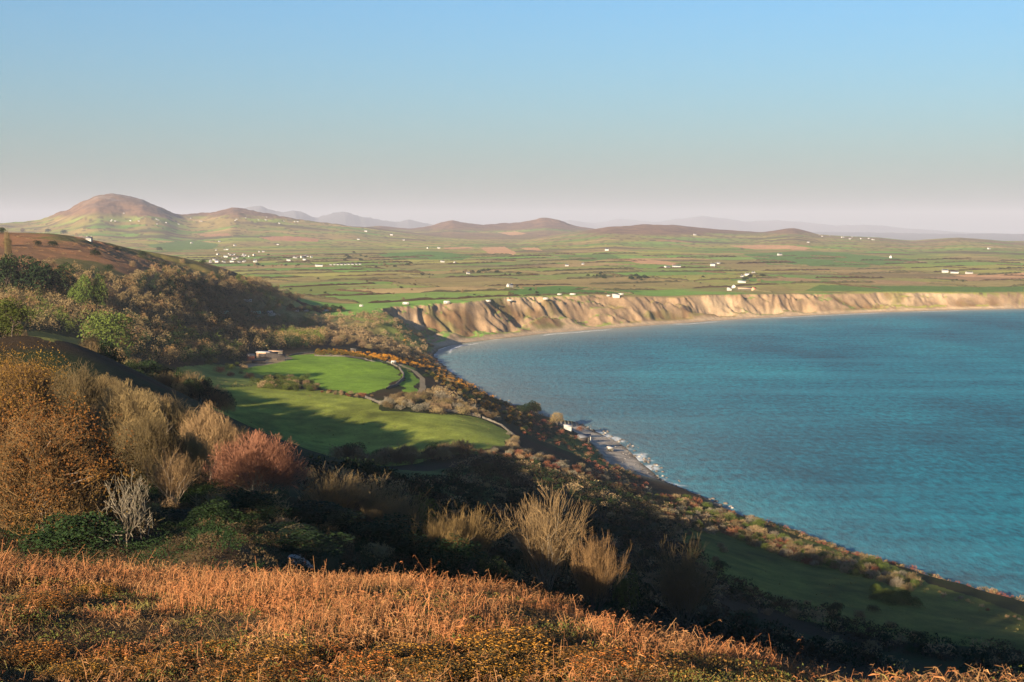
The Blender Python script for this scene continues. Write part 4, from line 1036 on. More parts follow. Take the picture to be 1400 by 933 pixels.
for n_, (a, b_) in enumerate(zip(gx[kk], gy[kk])):
    h = rngw.uniform(0.6, 3.0); low_clump(a, b_, h, h * rngw.uniform(1.6, 3.2), [M_EVER, M_SCRUB, M_EVER, M_DUSK, M_EVER, M_DUSK][int(rngw.integers(0, 6))], 110, 0.13)  # mostly dark plant colours, picked to deepen the shade of this slope
M_HEATH = plant_mat('rusty_heather', [(0.14, 0.072, 0.035), (0.25, 0.135, 0.06)], scale=0.2)
gx, gy = scatter([(-60, 320), (20, 322), (100, 331), (200, 350), (290, 366), (260, 378), (180, 376), (100, 366), (-60, 352)], 11, 700, 84)
for a, b_ in zip(gx, gy):
    if rngw.random() < 0.75: h = rngw.uniform(0.5, 1.4); low_clump(a, b_, h, h * rngw.uniform(2, 5), M_HEATH if rngw.random() < 0.8 else M_SCRUB, 60, 0.2)
gx, gy = scatter([(690, 552), (740, 574), (770, 590), (850, 640), (900, 676), (840, 650), (760, 610), (715, 595)], 4.0, 500, 83)
for n_, (a, b_) in enumerate(zip(gx, gy)):
    if n_ % 2 and shore_dist(np.array([a]), np.array([b_]))[0][0] > 8: h = rngw.uniform(0.8, 2.0); low_clump(a, b_, h, h * 2, [M_EVER, M_TWIG, M_RUST][n_ % 3], 100, 0.13)
for n_ in range(700):
    a, b_ = SHORE[16 + n_ % 7] + (SHORE[17 + n_ % 7] - SHORE[16 + n_ % 7]) * rngw.random(); a -= rngw.uniform(5, 45); 
    if shore_dist(np.array([a]), np.array([b_]))[0][0] > 5: h = rngw.uniform(1.0, 2.6); low_clump(a, b_, h, h * 2, [M_EVER, M_TWIG, M_SCRUB, M_EVER, M_GFLOW][n_ % 5], 90, 0.13)
for n_ in range(500):
    k_ = len(SHORE) - 12 + n_ % 5
    a, b_ = SHORE[k_] + (SHORE[k_ + 1] - SHORE[k_]) * rngw.random(); a -= rngw.uniform(3, 12)
    h = rngw.uniform(0.8, 2.2); low_clump(a, b_, h, h * 1.8, [M_EVER, M_TWIG, M_SCRUB, M_RUST][n_ % 4], 100, 0.13)
M_RUSH = plant_mat('rush_tufts', [(0.10, 0.10, 0.028), (0.18, 0.15, 0.05)], scale=0.6)
for pg, nn in (([(290, 545), (420, 538), (520, 560), (650, 573), (695, 592), (690, 612), (600, 620), (450, 632), (345, 620)], 380), ([(240, 508), (345, 503), (420, 528), (290, 533)], 160), ([(970, 722), (1150, 760), (1320, 818), (1400, 850), (1400, 880), (1100, 835)], 160)):
    P_ = poly(pg, 330); k_ = 0
    while k_ < nn:
        a, b_ = rngw.uniform(P_[:, 0].min(), P_[:, 0].max()), rngw.uniform(P_[:, 1].min(), P_[:, 1].max())
        if in_poly(np.array([a]), np.array([b_]), P_)[0] :
            k_ += 1
            if fbm(np.array([a / 35]), np.array([b_ / 35]), 86, 2)[0] > -0.05: h = rngw.uniform(0.25, 0.6); low_clump(a, b_, h, h * rngw.uniform(2, 4), M_RUSH, 24, 0.35)
for q, lst in enumerate(REST.items()):
    V, F, k0 = [], [], 0
    for v, f, mt in lst[1]:
        V.append(v); F.append(f + k0); k0 += len(v)
    tag(link('scrub', mesh_np('scrub', np.concatenate(V), np.concatenate(F), lst[1][0][2])), 'rough scrub too dense to count on the slopes round the bay head', 'scrub', kind='stuff')
# ------------------------------------------------------------------ buildings
M_WHITE = simple_mat('white_render', (0.38, 0.365, 0.335), 0.7, 0.06, 1.5)
M_SLATE = simple_mat('slate_roof', (0.11, 0.115, 0.13), 0.6, 0.2, 2.0)
M_BROOF = simple_mat('pale_sheet_roof', (0.36, 0.345, 0.32), 0.5, 0.08, 0.5)
M_STONE = simple_mat('grey_field_stone', (0.085, 0.075, 0.06), 0.9, 0.5, 1.2, bump=0.5)
M_TIMBER = simple_mat('tan_boards', (0.36, 0.24, 0.15), 0.8, 0.2, 1.0)
M_DARKT = simple_mat('dark_boards', (0.035, 0.03, 0.028), 0.8, 0.3, 1.0)
M_GLASS = simple_mat('dark_glass', (0.02, 0.025, 0.03), 0.1, 0.1, 1.0, spec=0.5)
M_GREENT = simple_mat('green_sheet_metal', (0.22, 0.42, 0.30), 0.5, 0.1, 0.7)
M_TYRE = simple_mat('black_rubber', (0.02, 0.02, 0.02), 0.8, 0.1, 1.0)
M_BLUE = simple_mat('blue_grey_paint', (0.06, 0.09, 0.14), 0.4, 0.15, 1.0)
M_REDT = simple_mat('rust_red_boards', (0.30, 0.10, 0.06), 0.8, 0.2, 1.0)

def box(x0, x1, y0, y1, z0, z1):
    V = np.array([(x, y, z) for z in (z0, z1) for x, y in ((x0, y0), (x1, y0), (x1, y1), (x0, y1))], float)
    F = np.array([(3, 2, 1, 0), (4, 5, 6, 7), (0, 1, 5, 4), (1, 2, 6, 5), (2, 3, 7, 6), (3, 0, 4, 7)])
    return V, F
def join(parts):
    V, F, n0 = [], [], 0
    for v, f in parts:
        V.append(v); F.append(f + n0); n0 += len(v)
    return np.concatenate(V), np.concatenate(F)
def gable_walls(L, Wd, h, rise):
    V = np.array([(-L / 2, -Wd / 2, -1.5), (L / 2, -Wd / 2, -1.5), (L / 2, Wd / 2, -1.5), (-L / 2, Wd / 2, -1.5), (-L / 2, -Wd / 2, h), (L / 2, -Wd / 2, h), (L / 2, Wd / 2, h), (-L / 2, Wd / 2, h), (-L / 2, 0, h + rise), (L / 2, 0, h + rise)], float)
    F = np.array([(0, 1, 5, 4), (2, 3, 7, 6), (1, 2, 6, 5), (3, 0, 4, 7), (4, 4, 8, 7), (5, 6, 9, 9)])
    return V, F[:4], np.array([(4, 8, 7), (5, 6, 9)])
def roof_geo(L, Wd, h, rise, t=0.22, ov=0.35):
    parts = []
    for s in (-1, 1):
        y = Wd / 2 + ov; zz = h - rise * ov / (Wd / 2)
        a = np.array([(-L / 2 - ov, s * y, zz), (L / 2 + ov, s * y, zz), (L / 2 + ov, 0, h + rise), (-L / 2 - ov, 0, h + rise)], float)
        V = np.concatenate([a, a + [0, 0, t]])
        F = np.array([(0, 1, 2, 3), (7, 6, 5, 4), (0, 4, 5, 1), (1, 5, 6, 2), (2, 6, 7, 3), (3, 7, 4, 0)])
        parts.append((V, F))
    return join(parts)
def gable_mesh(nm, L, Wd, h, rise, mat):
    V, F, T3 = gable_walls(L, Wd, h, rise)
    me = bpy.data.meshes.new(nm)
    me.from_pydata([tuple(v) for v in V], [], [tuple(f) for f in F] + [tuple(f) for f in T3]); me.materials.append(mat)
    return me
HOUSES = []
for L, Wd, h, rise in [(11, 7, 3.4, 2.6), (14, 7, 5.0, 2.8), (8, 6, 3.2, 2.4), (22, 9, 4, 2.4)]:
    wl = gable_mesh('wall', L, Wd, h, rise, M_WHITE)
    rf = mesh_np('roof', *roof_geo(L, Wd, h, rise), M_SLATE)
    ch = mesh_np('chimney', *join([box(-L / 2 + 0.3, -L / 2 + 1.1, -0.5, 0.5, h + rise - 0.6, h + rise + 1.1), box(L / 2 - 1.1, L / 2 - 0.3, -0.5, 0.5, h + rise - 0.6, h + rise + 1.1)]), M_WHITE)
    wn = mesh_np('window', *join([box(a - 0.5, a + 0.5, -Wd / 2 - 0.02, -Wd / 2 + 0.1, 1.0, 2.3) for a in np.linspace(-L / 2 + 1.6, L / 2 - 1.6, 4)]), M_GLASS)
    HOUSES.append((wl, rf, ch, wn))
M_BARNW = None
def house(px, py, Y0, kind, label, group=None, rz=None, s=1.0, roof=None, cat='house', name='house'):
    P = hit([px], [py], Y0)[0]
    wl, rf, ch, wn = HOUSES[kind]
    s = s * 0.6
    o = link(name, None, None, (P[0], P[1], P[2] - 0.1), RNG.uniform(-1.2, 1.2) if rz is None else rz, (s, s, s))
    link('wall', wl, o); link('roof', rf, o); link('chimney', ch, o); link('window', wn, o)
    return tag(o, label, cat, group)
# village in the middle distance
rv = np.random.default_rng(8)
vill = [(rv.normal(335, 16), rv.normal(350, 6)) for _ in range(26)] + [(rv.uniform(390, 440), rv.normal(353, 1.6)) for _ in range(11)] + [(rv.uniform(280, 330), rv.normal(358, 2)) for _ in range(8)]
for px, py in vill:
    house(px, py, 1800, int(rv.integers(0, 3)), 'white house with grey roof in the village on the plain behind the wooded hill', 'houses of the village on the plain', s=rv.uniform(0.9, 1.35))
for px in np.linspace(452, 492, 9):
    house(px, 362.5 + (px - 470) * -0.02, 1800, 0, 'low white building in the long row at the edge of the village', 'long white row by the village', rz=0.1, s=0.9)
house(436, 364.5, 1800, 3, 'cream farmhouse with wide roof right of the village', rz=0.1, s=1.3)
for i in range(14):
    house(rv.uniform(140, 290), rv.normal(302, 3.2), 4000, int(rv.integers(0, 2)), 'tiny white house on the foot of the flat topped hill', 'houses at the foot of the flat topped hill', s=1.15)
for i in range(11):
    t = rv.uniform(0, 1); house(320 + 95 * t, 300 + 5 * t + rv.normal(0, 2), 4000, int(rv.integers(0, 2)), 'tiny white house strung along the brown hill right of the flat topped one', 'houses along the second hill', s=1.15)
for i in range(14):
    t = rv.uniform(0, 1); house(1118 + 80 * t, 323 + 5 * t + rv.normal(0, 0.8), 4000, int(rv.integers(0, 2)), 'tiny white house in the hill top village on the right skyline', 'houses of the hill top village', s=1.1)
for px, py, k, s, lab in [
    (697, 393, 1, 1.2, 'white cottage alone in front of the bright green field'), (600, 340, 1, 1.3, 'white farmhouse beside small ploughed field, left of the large ploughed one'),
    (585, 340, 0, 1.3, 'white house left of the white farmhouse by the small ploughed field'), (605, 359, 1, 1.1, 'white house among brown trees in the middle of the plain'),
    (622, 360, 0, 1.1, 'smaller white house right of the one among brown trees'), (775, 364, 0, 1.2, 'white farm on the plain right of the middle woods'),
    (797, 362, 2, 1.2, 'small white house right of the white farm in mid plain'), (640, 375, 2, 1.3, 'pale house at the left end of the brown wood on the plain'),
    (975, 364, 1, 1.5, 'white farmhouse on the plain left of the pale long shed'), (982, 361, 0, 1.3, 'white barn just behind the white farmhouse right of centre'),
    (925, 366, 3, 1.4, 'long pale shed on the plain right of centre'), (912, 366.5, 3, 1.2, 'pale shed at the left end of the long pale sheds'),
    (1022, 377, 1, 1.2, 'white house in the small hamlet behind the cliff top farm'), (1030, 374, 0, 1.1, 'white house at the back of the small hamlet behind the cliff top farm'),
    (1015, 379, 2, 1.2, 'small white house at the front of the hamlet behind the cliff top farm'), (1066, 350, 1, 1.6, 'white farmhouse on the green slope at right'),
    (1305, 374, 3, 1.3, 'long white farm building on the far plain near the right edge'), (1325, 374.5, 3, 1.2, 'right one of the long white farm buildings near the right edge'),
    (1292, 373, 1, 1.6, 'white house left of the long farm buildings near the right edge'), (1352, 341, 1, 1.4, 'white farm below the hill at the right edge'),
    (1218, 353, 1, 1.6, 'white house on the slope left of the right edge hill'), (535, 322, 1, 1.8, 'white farm on the green hill in the middle'), (500, 317, 1, 1.8, 'white house on the green hill skyline'),
    (490, 328, 0, 1.8, 'white house below the green hill'), (552, 329, 0, 1.6, 'white house right below the green hill farm'), (985, 313.5, 1, 1.8, 'white house on the brown skyline hill at right'),
    (122, 329, 2, 1.0, 'small white house on the shoulder of the heather slope'), (380, 335, 0, 1.4, 'white house above the village on the orange field edge'), (262, 333, 0, 1.5, 'pale farm left of the village'), (300, 331, 0, 1.4, 'pale house left behind the village'),
    (830, 343, 1, 1.5, 'white house in front of the woods right of the large ploughed field'), (950, 322, 1, 1.6, 'white house below the brown skyline hill'), (1105, 332, 0, 1.6, 'white house below the hump on the right skyline')]:
    house(px, py, 700 if px == 122 else 1500, k, lab, s=s)
# cliff top farm, longer
def barn(px, py, Y0, L, Wd, h, rise, wm, rm, label, rz=0.0, cat='barn', name='barn', doors=0):
    P = hit([px], [py], Y0)[0]
    o = link(name, None, None, (P[0], P[1], P[2] - 0.05), rz)
    link('wall', gable_mesh('wall', L, Wd, h, rise, wm), o)
    link('roof', mesh_np('roof', *roof_geo(L, Wd, h, rise), rm), o)
    for d in range(doors):
        a = -L / 2 + (d + 0.5) * L / doors
        link('door', mesh_np('door', *box(a - L / doors * 0.33, a + L / doors * 0.33, -Wd / 2 - 0.06, -Wd / 2 + 0.1, -0.5, h * 0.8), M_DARKT), o)
    return tag(o, label, cat)
barn(1020, 397, 1900, 28, 9, 2.6, 2.2, M_STONE, M_TIMBER, 'long brown roofed barn on the cliff top', 0.1)
barn(1003, 394, 1900, 8, 6, 3.2, 2.2, M_WHITE, M_BROOF, 'white gabled farmhouse at the left end of the long cliff top barn', 1.4, 'house', 'house')
barn(997, 397.5, 1900, 6, 5, 3, 2, M_WHITE, M_BROOF, 'small white shed left of the cliff top farmhouse', 0.3, 'shed', 'shed')
barn(1031, 398, 1900, 6, 6, 4.0, 2, M_TIMBER, M_REDT, 'orange brown gabled house at the right end of the long cliff top barn', 0.6, 'house', 'house')
barn(1014, 387, 1900, 13, 6, 2.6, 1.8, M_WHITE, M_BROOF, 'white barn behind the long cliff top barn', 0.1)
barn(842, 406, 1700, 10, 5, 2.6, 1.6, M_WHITE, M_BROOF, 'white house standing right on the edge of the clay cliff', 0.1, 'house', 'house')
# static caravans and huts along the cliff top
def caravan(px, py, Y0, L, label, rz=0.0, s=1.0, mat=None, group=None):
    P = hit([px], [py], Y0)[0]
    o = link('caravan', None, None, (P[0], P[1], P[2] + 0.05), rz, (s, s, s))
    V, F = box(-L / 2, L / 2, -1.3, 1.3, 0.45, 2.7); V[4:, 1] *= 0.86; V[4:, 0] *= 0.97; V[4:, 2] += 0.0
    top = box(-L / 2 * 0.95, L / 2 * 0.95, -0.9, 0.9, 2.7, 2.9)
    link('body', mesh_np('body', *join([(V, F), top]), mat or M_WHITE), o)
    link('window', mesh_np('window', *join([box(a - 0.5, a + 0.5, -1.27, -1.0, 1.3, 2.0) for a in np.linspace(-L / 2 + 1.2, L / 2 - 1.2, max(2, int(L / 2.4)))]), M_GLASS), o)
    link('door', mesh_np('door', *box(-0.4, 0.4, -1.34, -1.1, 0.55, 2.3), M_BROOF), o)
    link('wheel', mesh_np('wheel', *join([box(-0.35, 0.35, a, a + 0.25, -0.15, 0.5) for a in (-1.15, 0.9)]), M_TYRE), o)
    return tag(o, label, 'caravan', group)
for px, py, L, s, lab in [(555, 417, 7, 1.1, 'white caravan at the left end of the cliff top, above the scrub'), (611, 416, 6, 1.35, 'tall white caravan on the cliff top, second from the left'),
                          (667, 413.5, 7, 1.0, 'white caravan on the cliff top left of the bare clay slope'), (697, 412.5, 8, 0.9, 'low pale caravan on the cliff top above the grassy slip'), (746, 410.5, 6, 1.1, 'white caravan on the cliff top above the middle of the slope'),
                          (783, 404, 9, 0.9, 'white caravan set back from the cliff edge, right of the bright green field'), (765, 404, 8, 0.8, 'low white caravan left of the one by the bright green field'), (494, 420, 5, 0.9, 'tiny white caravan left of the cliff top row'), (849, 404, 8, 1.0, 'white caravan just right of the white cliff edge house'), (832, 406, 6, 0.9, 'white caravan just left of the white cliff edge house'),
                          (538, 498, 4.2, 0.75, 'white trailer on the grass beside the farm track')]:
    caravan(px, py, 850 if py > 450 else 1350, L, lab, RNG.uniform(-0.3, 0.3), s)
# park of lodges under the wooded hill
caravan(348, 429.5, 1200, 12, 'pale green static caravan under the wooded hill', 0.05, 1.0, M_GREENT)
caravan(362, 430, 1200, 6, 'dark blue van body between the green caravan and the white pole', 0.1, 1.0, M_BLUE)
caravan(369, 429.5, 1200, 5, 'white caravan at the right end of the hard standing under the wooded hill', 0.3, 1.1)
caravan(306, 430, 1100, 9, 'teal caravan half hidden in the dark wood', 0.2, 1.0, M_GREENT)
caravan(338, 413.5, 1200, 9, 'white caravan higher in the trees of the wooded hill', 0.0, 1.0)
for i, px in enumerate([405, 418, 436, 446, 455]):
    caravan(px, 427 - i * 0.2, 1200, 7, 'small white caravan under the tree line at the edge of the plain', 0.0, 0.8, group='caravans under the tree line')
# the farm yard
barn(361, 489, 780, 8.5, 6, 3.6, 0.5, M_TIMBER, M_BROOF, 'farm building with flat white roof in the yard', -0.1, 'barn', doors=1)
barn(372, 490, 780, 7, 5, 3.2, 0.8, M_DARKT, M_DARKT, 'dark open shed right of the white roofed farm building', 0.1, 'shed', 'shed')
barn(384, 493, 780, 4.5, 3.6, 3.0, 0.9, M_DARKT, M_DARKT, 'small dark hut at the right end of the farm yard', 0.3, 'shed', 'shed')
barn(343, 494, 780, 4, 4, 3.4, 1.2, M_REDT, M_TIMBER, 'reddish timber hut at the left end of the farm yard', 0.4, 'shed', 'shed')
barn(349, 497, 780, 12, 2.4, 1.6, 0.4, M_DARKT, M_DARKT, 'long low dark lean-to in front of the farm building', 0.3, 'shed', 'shed')
barn(377, 484, 780, 9, 4, 1.8, 0.6, M_STONE, M_TIMBER, 'low stone outhouse behind the farm yard', 0.1, 'shed', 'shed')
barn(483, 482, 850, 3.6, 3.2, 2.6, 0.4, M_STONE, M_STONE, 'small square stone hut above the gorse hedge', 0.2, 'hut', 'stone_hut', doors=1)
barn(797, 603, 700, 6, 4, 2.4, 1.4, M_STONE, M_SLATE, 'stone boat shed above the pebble cove', 0.5, 'shed', 'shed', doors=1)
barn(803, 602, 700, 3.4, 3, 2.6, 1.0, M_WHITE, M_SLATE, 'small white hut above the pebble cove', 0.3, 'hut', 'hut', doors=1)
barn(834, 617, 600, 3, 2.6, 2.0, 0.9, M_STONE, M_BROOF, 'small pale hut on the edge above the pebble beach', 0.3, 'hut', 'hut')
barn(776, 588, 700, 4, 3, 2.4, 1.0, M_WHITE, M_BROOF, 'small pale shed under the lone bare tree above the cove', 0.2, 'shed', 'shed')
# chimney or ruined tower in the trees
barn(184, 462, 370, 2.2, 2.2, 5.5, 0.3, M_STONE, M_STONE, 'narrow grey stone stack standing among the trees left of the dark wood', 0.3, 'tower', 'stone_stack')

# dry stone walls
def wall(pts, Y0, h, wd, label, step=1.6):
    P = poly(pts, Y0)
    seg = np.hypot(*np.diff(P, axis=0).T); cu = np.concatenate([[0], np.cumsum(seg)])
    t = np.arange(0, cu[-1], step); x = np.interp(t, cu, P[:, 0]); y = np.interp(t, cu, P[:, 1])
    z = zat(x, y)
    dx = np.gradient(x); dy = np.gradient(y); l = np.hypot(dx, dy); nx, ny = -dy / l, dx / l
    rng = np.random.default_rng(len(t))
    hh = h * rng.uniform(0.75, 1.2, len(t))
    rows = [np.stack([x + nx * a * wd, y + ny * a * wd, z + b_ * hh], -1) for a, b_ in ((-0.6, -0.3), (-0.5, 0.7), (-0.3, 1.0), (0.3, 1.0), (0.5, 0.7), (0.6, -0.3))]
    V = np.stack(rows, 1).reshape(-1, 3); m = len(t)
    i = np.arange(m - 1)[:, None] * 6 + np.arange(5)[None]
    F = np.stack([i, i + 6, i + 7, i + 1], -1).reshape(-1, 4)
    return tag(link('stone_wall', mesh_np('stone_wall', V, F, M_STONE), None), label, 'wall', None, 'thing')
wall([(430, 487), (470, 488), (500, 492), (545, 503)], 750, 1.0, 0.8, 'stone wall under the gorse hedge along the top of the upper field')
wall([(546, 504), (552, 512), (551, 520), (541, 528), (528, 533)], 700, 1.3, 0.9, 'curved dark stone wall at the right end of the upper field')
wall([(500, 544), (520, 552), (540, 549)], 600, 1.0, 0.8, 'short pale stone wall left of the brown bushes between the fields')
wall([(600, 563), (640, 567), (660, 572)], 600, 1.4, 1.2, 'grey stone wall below the brown bushes, at the top of the lower field')
wall([(660, 572), (685, 582), (705, 598), (695, 614), (662, 623)], 450, 1.0, 0.8, 'stone wall curving round the right end of the lower field')
wall([(395, 487), (412, 484), (430, 483)], 750, 0.9, 0.8, 'pale stone wall right of the farm yard')
# ------------------------------------------------------------------ hedges and trees of the plain
def hedge(x0, y0, x1, y1, h, wd, label, group, seed):
    L = math.hypot(x1 - x0, y1 - y0); m = max(4, int(L / 6))
    rng = np.random.default_rng(seed)
    t = np.linspace(0, 1, m); x = x0 + (x1 - x0) * t + rng.normal(0, 0.8, m); y = y0 + (y1 - y0) * t + rng.normal(0, 0.8, m); z = zat(x, y)
    nx, ny = -(y1 - y0) / L, (x1 - x0) / L
    hh = h * (0.55 + 0.9 * rng.random(m)) * np.minimum(1, np.minimum(t, 1 - t) * m * 0.5 + 0.25)
    rows = [np.stack([x + nx * a * wd * rng.uniform(0.8, 1.3, m), y + ny * a * wd * rng.uniform(0.8, 1.3, m), z + b_ * hh], -1) for a, b_ in ((-0.6, -0.3), (-0.6, 0.5), (-0.25, 0.95), (0.25, 1.0), (0.6, 0.5), (0.6, -0.3))]
    V = np.stack(rows, 1).reshape(-1, 3)
    i = np.arange(m - 1)[:, None] * 6 + np.arange(5)[None]
    F = np.stack([i, i + 6, i + 7, i + 1], -1).reshape(-1, 4)
    return tag(link('hedge', mesh_np('hedge', V, F, M_HEDGE if seed % 3 else M_DUSK, smooth=True)), label, 'hedge', group)
M_HEDGE = plant_mat('dark_hedge', [(0.035, 0.036, 0.016), (0.075, 0.065, 0.03)], scale=0.3)
cand = []
for row in range(-10, 40):
    for cu_ in range(-16, 24):
        for kind in (0, 1):
            a = (cu_, row) if True else 0
            if kind == 0: q0, q1 = (cu_ + 0.0, row + 0.0), (cu_ + 1.0, row + 0.0)
            else: q0, q1 = (cu_ + 0.0, row + 0.02), (cu_ + 0.0, row + 0.98)
            rr = np.array([float(row)])
            xa, ya = finv(np.array([q0[0]]), np.array([q0[1]]), rr); xb, yb = finv(np.array([q1[0]]), np.array([q1[1]]), rr)
            cand.append((float(xa[0]), float(ya[0]), float(xb[0]), float(yb[0])))
cand = np.array(cand)
mx, my = (cand[:, 0] + cand[:, 2]) / 2, (cand[:, 1] + cand[:, 3]) / 2
rr = np.hypot(mx, my); tt_ = np.arctan2(mx, my)
dm, _ = shore_dist(mx, my); da, _ = shore_dist(cand[:, 0], cand[:, 1]); db, _ = shore_dist(cand[:, 2], cand[:, 3])
hz_ = np.array([zat(a, b_) for a, b_ in zip(mx, my)]).ravel()
ok = (rr > 1500) & (rr < 4300) & (np.abs(tt_) < 0.42) & (np.minimum(np.minimum(dm, da), db) > 75) & (hz_ < 66)
rh = np.random.default_rng(12)
ok &= rh.random(len(rr)) < 0.8
sel = np.nonzero(ok)[0]; sel = sel[np.argsort(rr[sel])][:295]
print('hedges', len(sel))
for j in sel:
    x0, y0, x1, y1 = cand[j]
    a, b_ = sorted(rh.uniform(0, 1, 2)); a *= 0.4; b_ = 1 - (1 - b_) * 0.4
    zone = 'left part' if tt_[j] < -0.1 else 'middle' if tt_[j] < 0.12 else 'right part'
    dist = 'near the cliff' if rr[j] < 2500 else 'far from the sea'
    hedge(x0 + (x1 - x0) * a, y0 + (y1 - y0) * a, x0 + (x1 - x0) * b_, y0 + (y1 - y0) * b_, rh.uniform(1.6, 3.2), rh.uniform(2.0, 4.0), 'dark field hedge in the %s of the plain, %s' % (zone, dist), 'hedges of the plain', int(j))
# clumps of trees on the plain: (picture point, spread, count)
rt = np.random.default_rng(14)
for px, py, sx_, sy_, nn, lab in [(655, 373, 18, 1.5, 16, 'brown tree in the small wood in the middle of the plain'), (825, 379, 16, 1.5, 14, 'grey brown tree left in the wood right of mid plain'), (872, 381.5, 14, 1.2, 10, 'dark tree in the wood right of the middle of the plain'),
                                  (585, 377, 6, 0.8, 5, 'dark bush of the clump left of the middle of the plain'), (535, 362, 22, 2, 16, 'brown tree in the wood right of the village'), (480, 352, 12, 3, 10, 'dark tree at the right end of the village'),
                                  (437, 382, 2.5, 0.5, 2, 'dark bushy tree alone on the pale fields behind the wooded hill'), (380, 364, 22, 1.2, 12, 'grey tree along the road below the village'), (330, 354, 26, 4, 18, 'grey tree between the houses of the village'),
                                  (700, 376, 5, 0.6, 4, 'dark tree at the right end of the small middle wood'), (740, 398, 70, 6, 18, 'lone bush on the plain behind the cliff'), (540, 398, 60, 8, 26, 'lone bush on the rough pasture left of the cliff'), (1025, 381, 8, 2, 7, 'tree in the hamlet behind the cliff top farm'), (960, 384, 50, 6, 20, 'low bush on the rough pasture left of the cliff top farm'),
                                  (1310, 385, 20, 1, 4, 'dark bush on the green fields near the right edge')]:
    for i in range(nn):
        P = hit([rt.normal(px, sx_)], [rt.normal(py, sy_)], 1500)[0]
        if P[1] > 6000 or shore_dist(P[0:1], P[1:2])[0][0] < 40: continue
        h = rt.uniform(3.5, 8) * (0.55 if 'bush' in lab else 1.0)
        plant(['wood0', 'wood1', 'ever0', 'wood4', 'ever1', 'scrub0'][int(rt.integers(0, 6))] if 'dark' not in lab else 'ever%d' % (i % 3), 'plain_tree', P[0], P[1], h, h * rt.uniform(1.1, 1.6), lab, 'tree', 'trees of the plain')
for i, px in enumerate(np.linspace(395, 470, 26)):
    P = hit([px + rt.normal(0, 1)], [427.5 - 3 * rt.random()], 1250)[0]
    h = rt.uniform(5, 8)
    plant(['wood0', 'ever1', 'wood3', 'wood2', 'ever0'][i % 5], 'bare_tree', P[0], P[1], h, h * 1.2, 'tree in the line between the wooded hill and the cliff top fields', 'tree', 'tree line at the edge of the plain')
# ------------------------------------------------------------------ boulders of the shore and by the bracken
def rock_mesh(seed, mat):
    import bmesh
    bm = bmesh.new(); bmesh.ops.create_icosphere(bm, subdivisions=2, radius=0.5)
    rng = np.random.default_rng(seed); pl = unit(rng.normal(size=(9, 3))); off = rng.uniform(0.28, 0.45, 9)
    for v in bm.verts:
        p = np.array(v.co)
        for a, b_ in zip(pl, off):
            d = p @ a - b_
            if d > 0: p = p - a * d
        v.co = p
    me = bpy.data.meshes.new('rock'); bm.to_mesh(me); bm.free(); me.materials.append(mat); return me
M_ROCK = simple_mat('shore_rock', (0.09, 0.08, 0.07), 0.85, 0.5, 2.0, bump=0.4)
M_PALER = simple_mat('pale_rock', (0.24, 0.215, 0.185), 0.85, 0.35, 3.0, bump=0.4)
RK = [rock_mesh(300 + i, M_ROCK) for i in range(4)]; RP = [rock_mesh(310 + i, M_PALER) for i in range(3)]
rk_ = np.random.default_rng(15)
i0 = 5 + 15
cnt = 0
for i in range(i0, len(SHORE) - 6):
    a, b_ = SHORE[i], SHORE[i + 1]; L = np.hypot(*(b_ - a)); d = (b_ - a) / L; nrm = np.array([d[1], -d[0]])
    for _ in range(int(min(L / 2.6, 40))):
        p = a + d * rk_.uniform(0, L) + nrm * rk_.normal(0.5, 3.0)
        if cnt > 280 or abs(math.atan2(p[0], p[1])) > 0.42: continue
        s = rk_.uniform(0.8, 2.8); cnt += 1
        tag(link('boulder', RK[cnt % 4] if cnt % 5 else RP[cnt % 3], None, (p[0], p[1], float(zat(p[0], p[1])) + s * 0.12 if zat(p[0], p[1]) > 0 else 0.1), rk_.uniform(0, 6), (s, s * rk_.uniform(0.6, 1), s * 0.7)), 'dark boulder at the foot of the slope along the water', 'rock', 'boulders along the water')
for i in range(46):
    t_ = rk_.uniform(0, 1); P = hit([815 + 85 * t_ + rk_.normal(0, 6)], [590 + 62 * t_ + rk_.normal(0, 4)], 500)[0]
    if P[2] > 0.4 and P[2] < 4.5: tag(link('boulder', RK[i % 4] if i % 3 else RP[i % 3], None, (P[0], P[1], P[2] + 0.1), i * 1.1, (rk_.uniform(0.5, 1.5),) * 2 + (rk_.uniform(0.4, 0.9),)), 'stone lying on the pale pebble beach of the cove', 'rock', 'stones on the pebble beach')
for i, (px, py, s) in enumerate([(398, 765, 0.7), (405, 768, 0.95), (412, 770, 0.8), (418, 773, 0.75), (408, 763, 0.55), (424, 777, 0.6), (402, 772, 0.5)]):
    P = hit([px], [py], 85)[0]
    tag(link('boulder', RP[i % 3], None, (P[0], P[1], P[2] + s * 0.2), i * 1.3, (s * 1.3, s, s)), 'pale stone in the little heap behind the bracken brow', 'rock', 'stones behind the bracken')

# ------------------------------------------------------------------ bracken and heath in front
rb = np.random.default_rng(16)
def spur_pts(n, y0=15, y1=100):
    y = y0 + (y1 - y0) * rb.random(n) ** 0.8
    px = rb.uniform(-220, 1480, n)
    x = (px - CX) / FPX * y
    z = zat(x, y)
    keep = (y < np.interp(px, [-250, 0, 200, 400, 550, 700, 850, 950, 1100, 1250, 1480], [90, 87, 85, 81, 79, 75, 67, 60, 53, 48, 44]))
    return x[keep], y[keep], z[keep], px[keep]
def strips(P, col, wd, rng):
    """flat ribbons along polylines P (n,k,3) with width wd (n,k)"""
    n_, k_, _ = P.shape
    side = unit(np.cross(unit(P[:, -1] - P[:, 0]), rng.normal(size=(n_, 3))))[:, None] * wd[..., None]
    V = np.stack([P - side, P + side], 2).reshape(-1, 3)
    i = (np.arange(n_)[:, None] * k_ + np.arange(k_ - 1)[None]) * 2
    F = np.stack([i, i + 1, i + 3, i + 2], -1).reshape(-1, 4)
    return V, F, np.repeat(col, k_ * 2, axis=0)
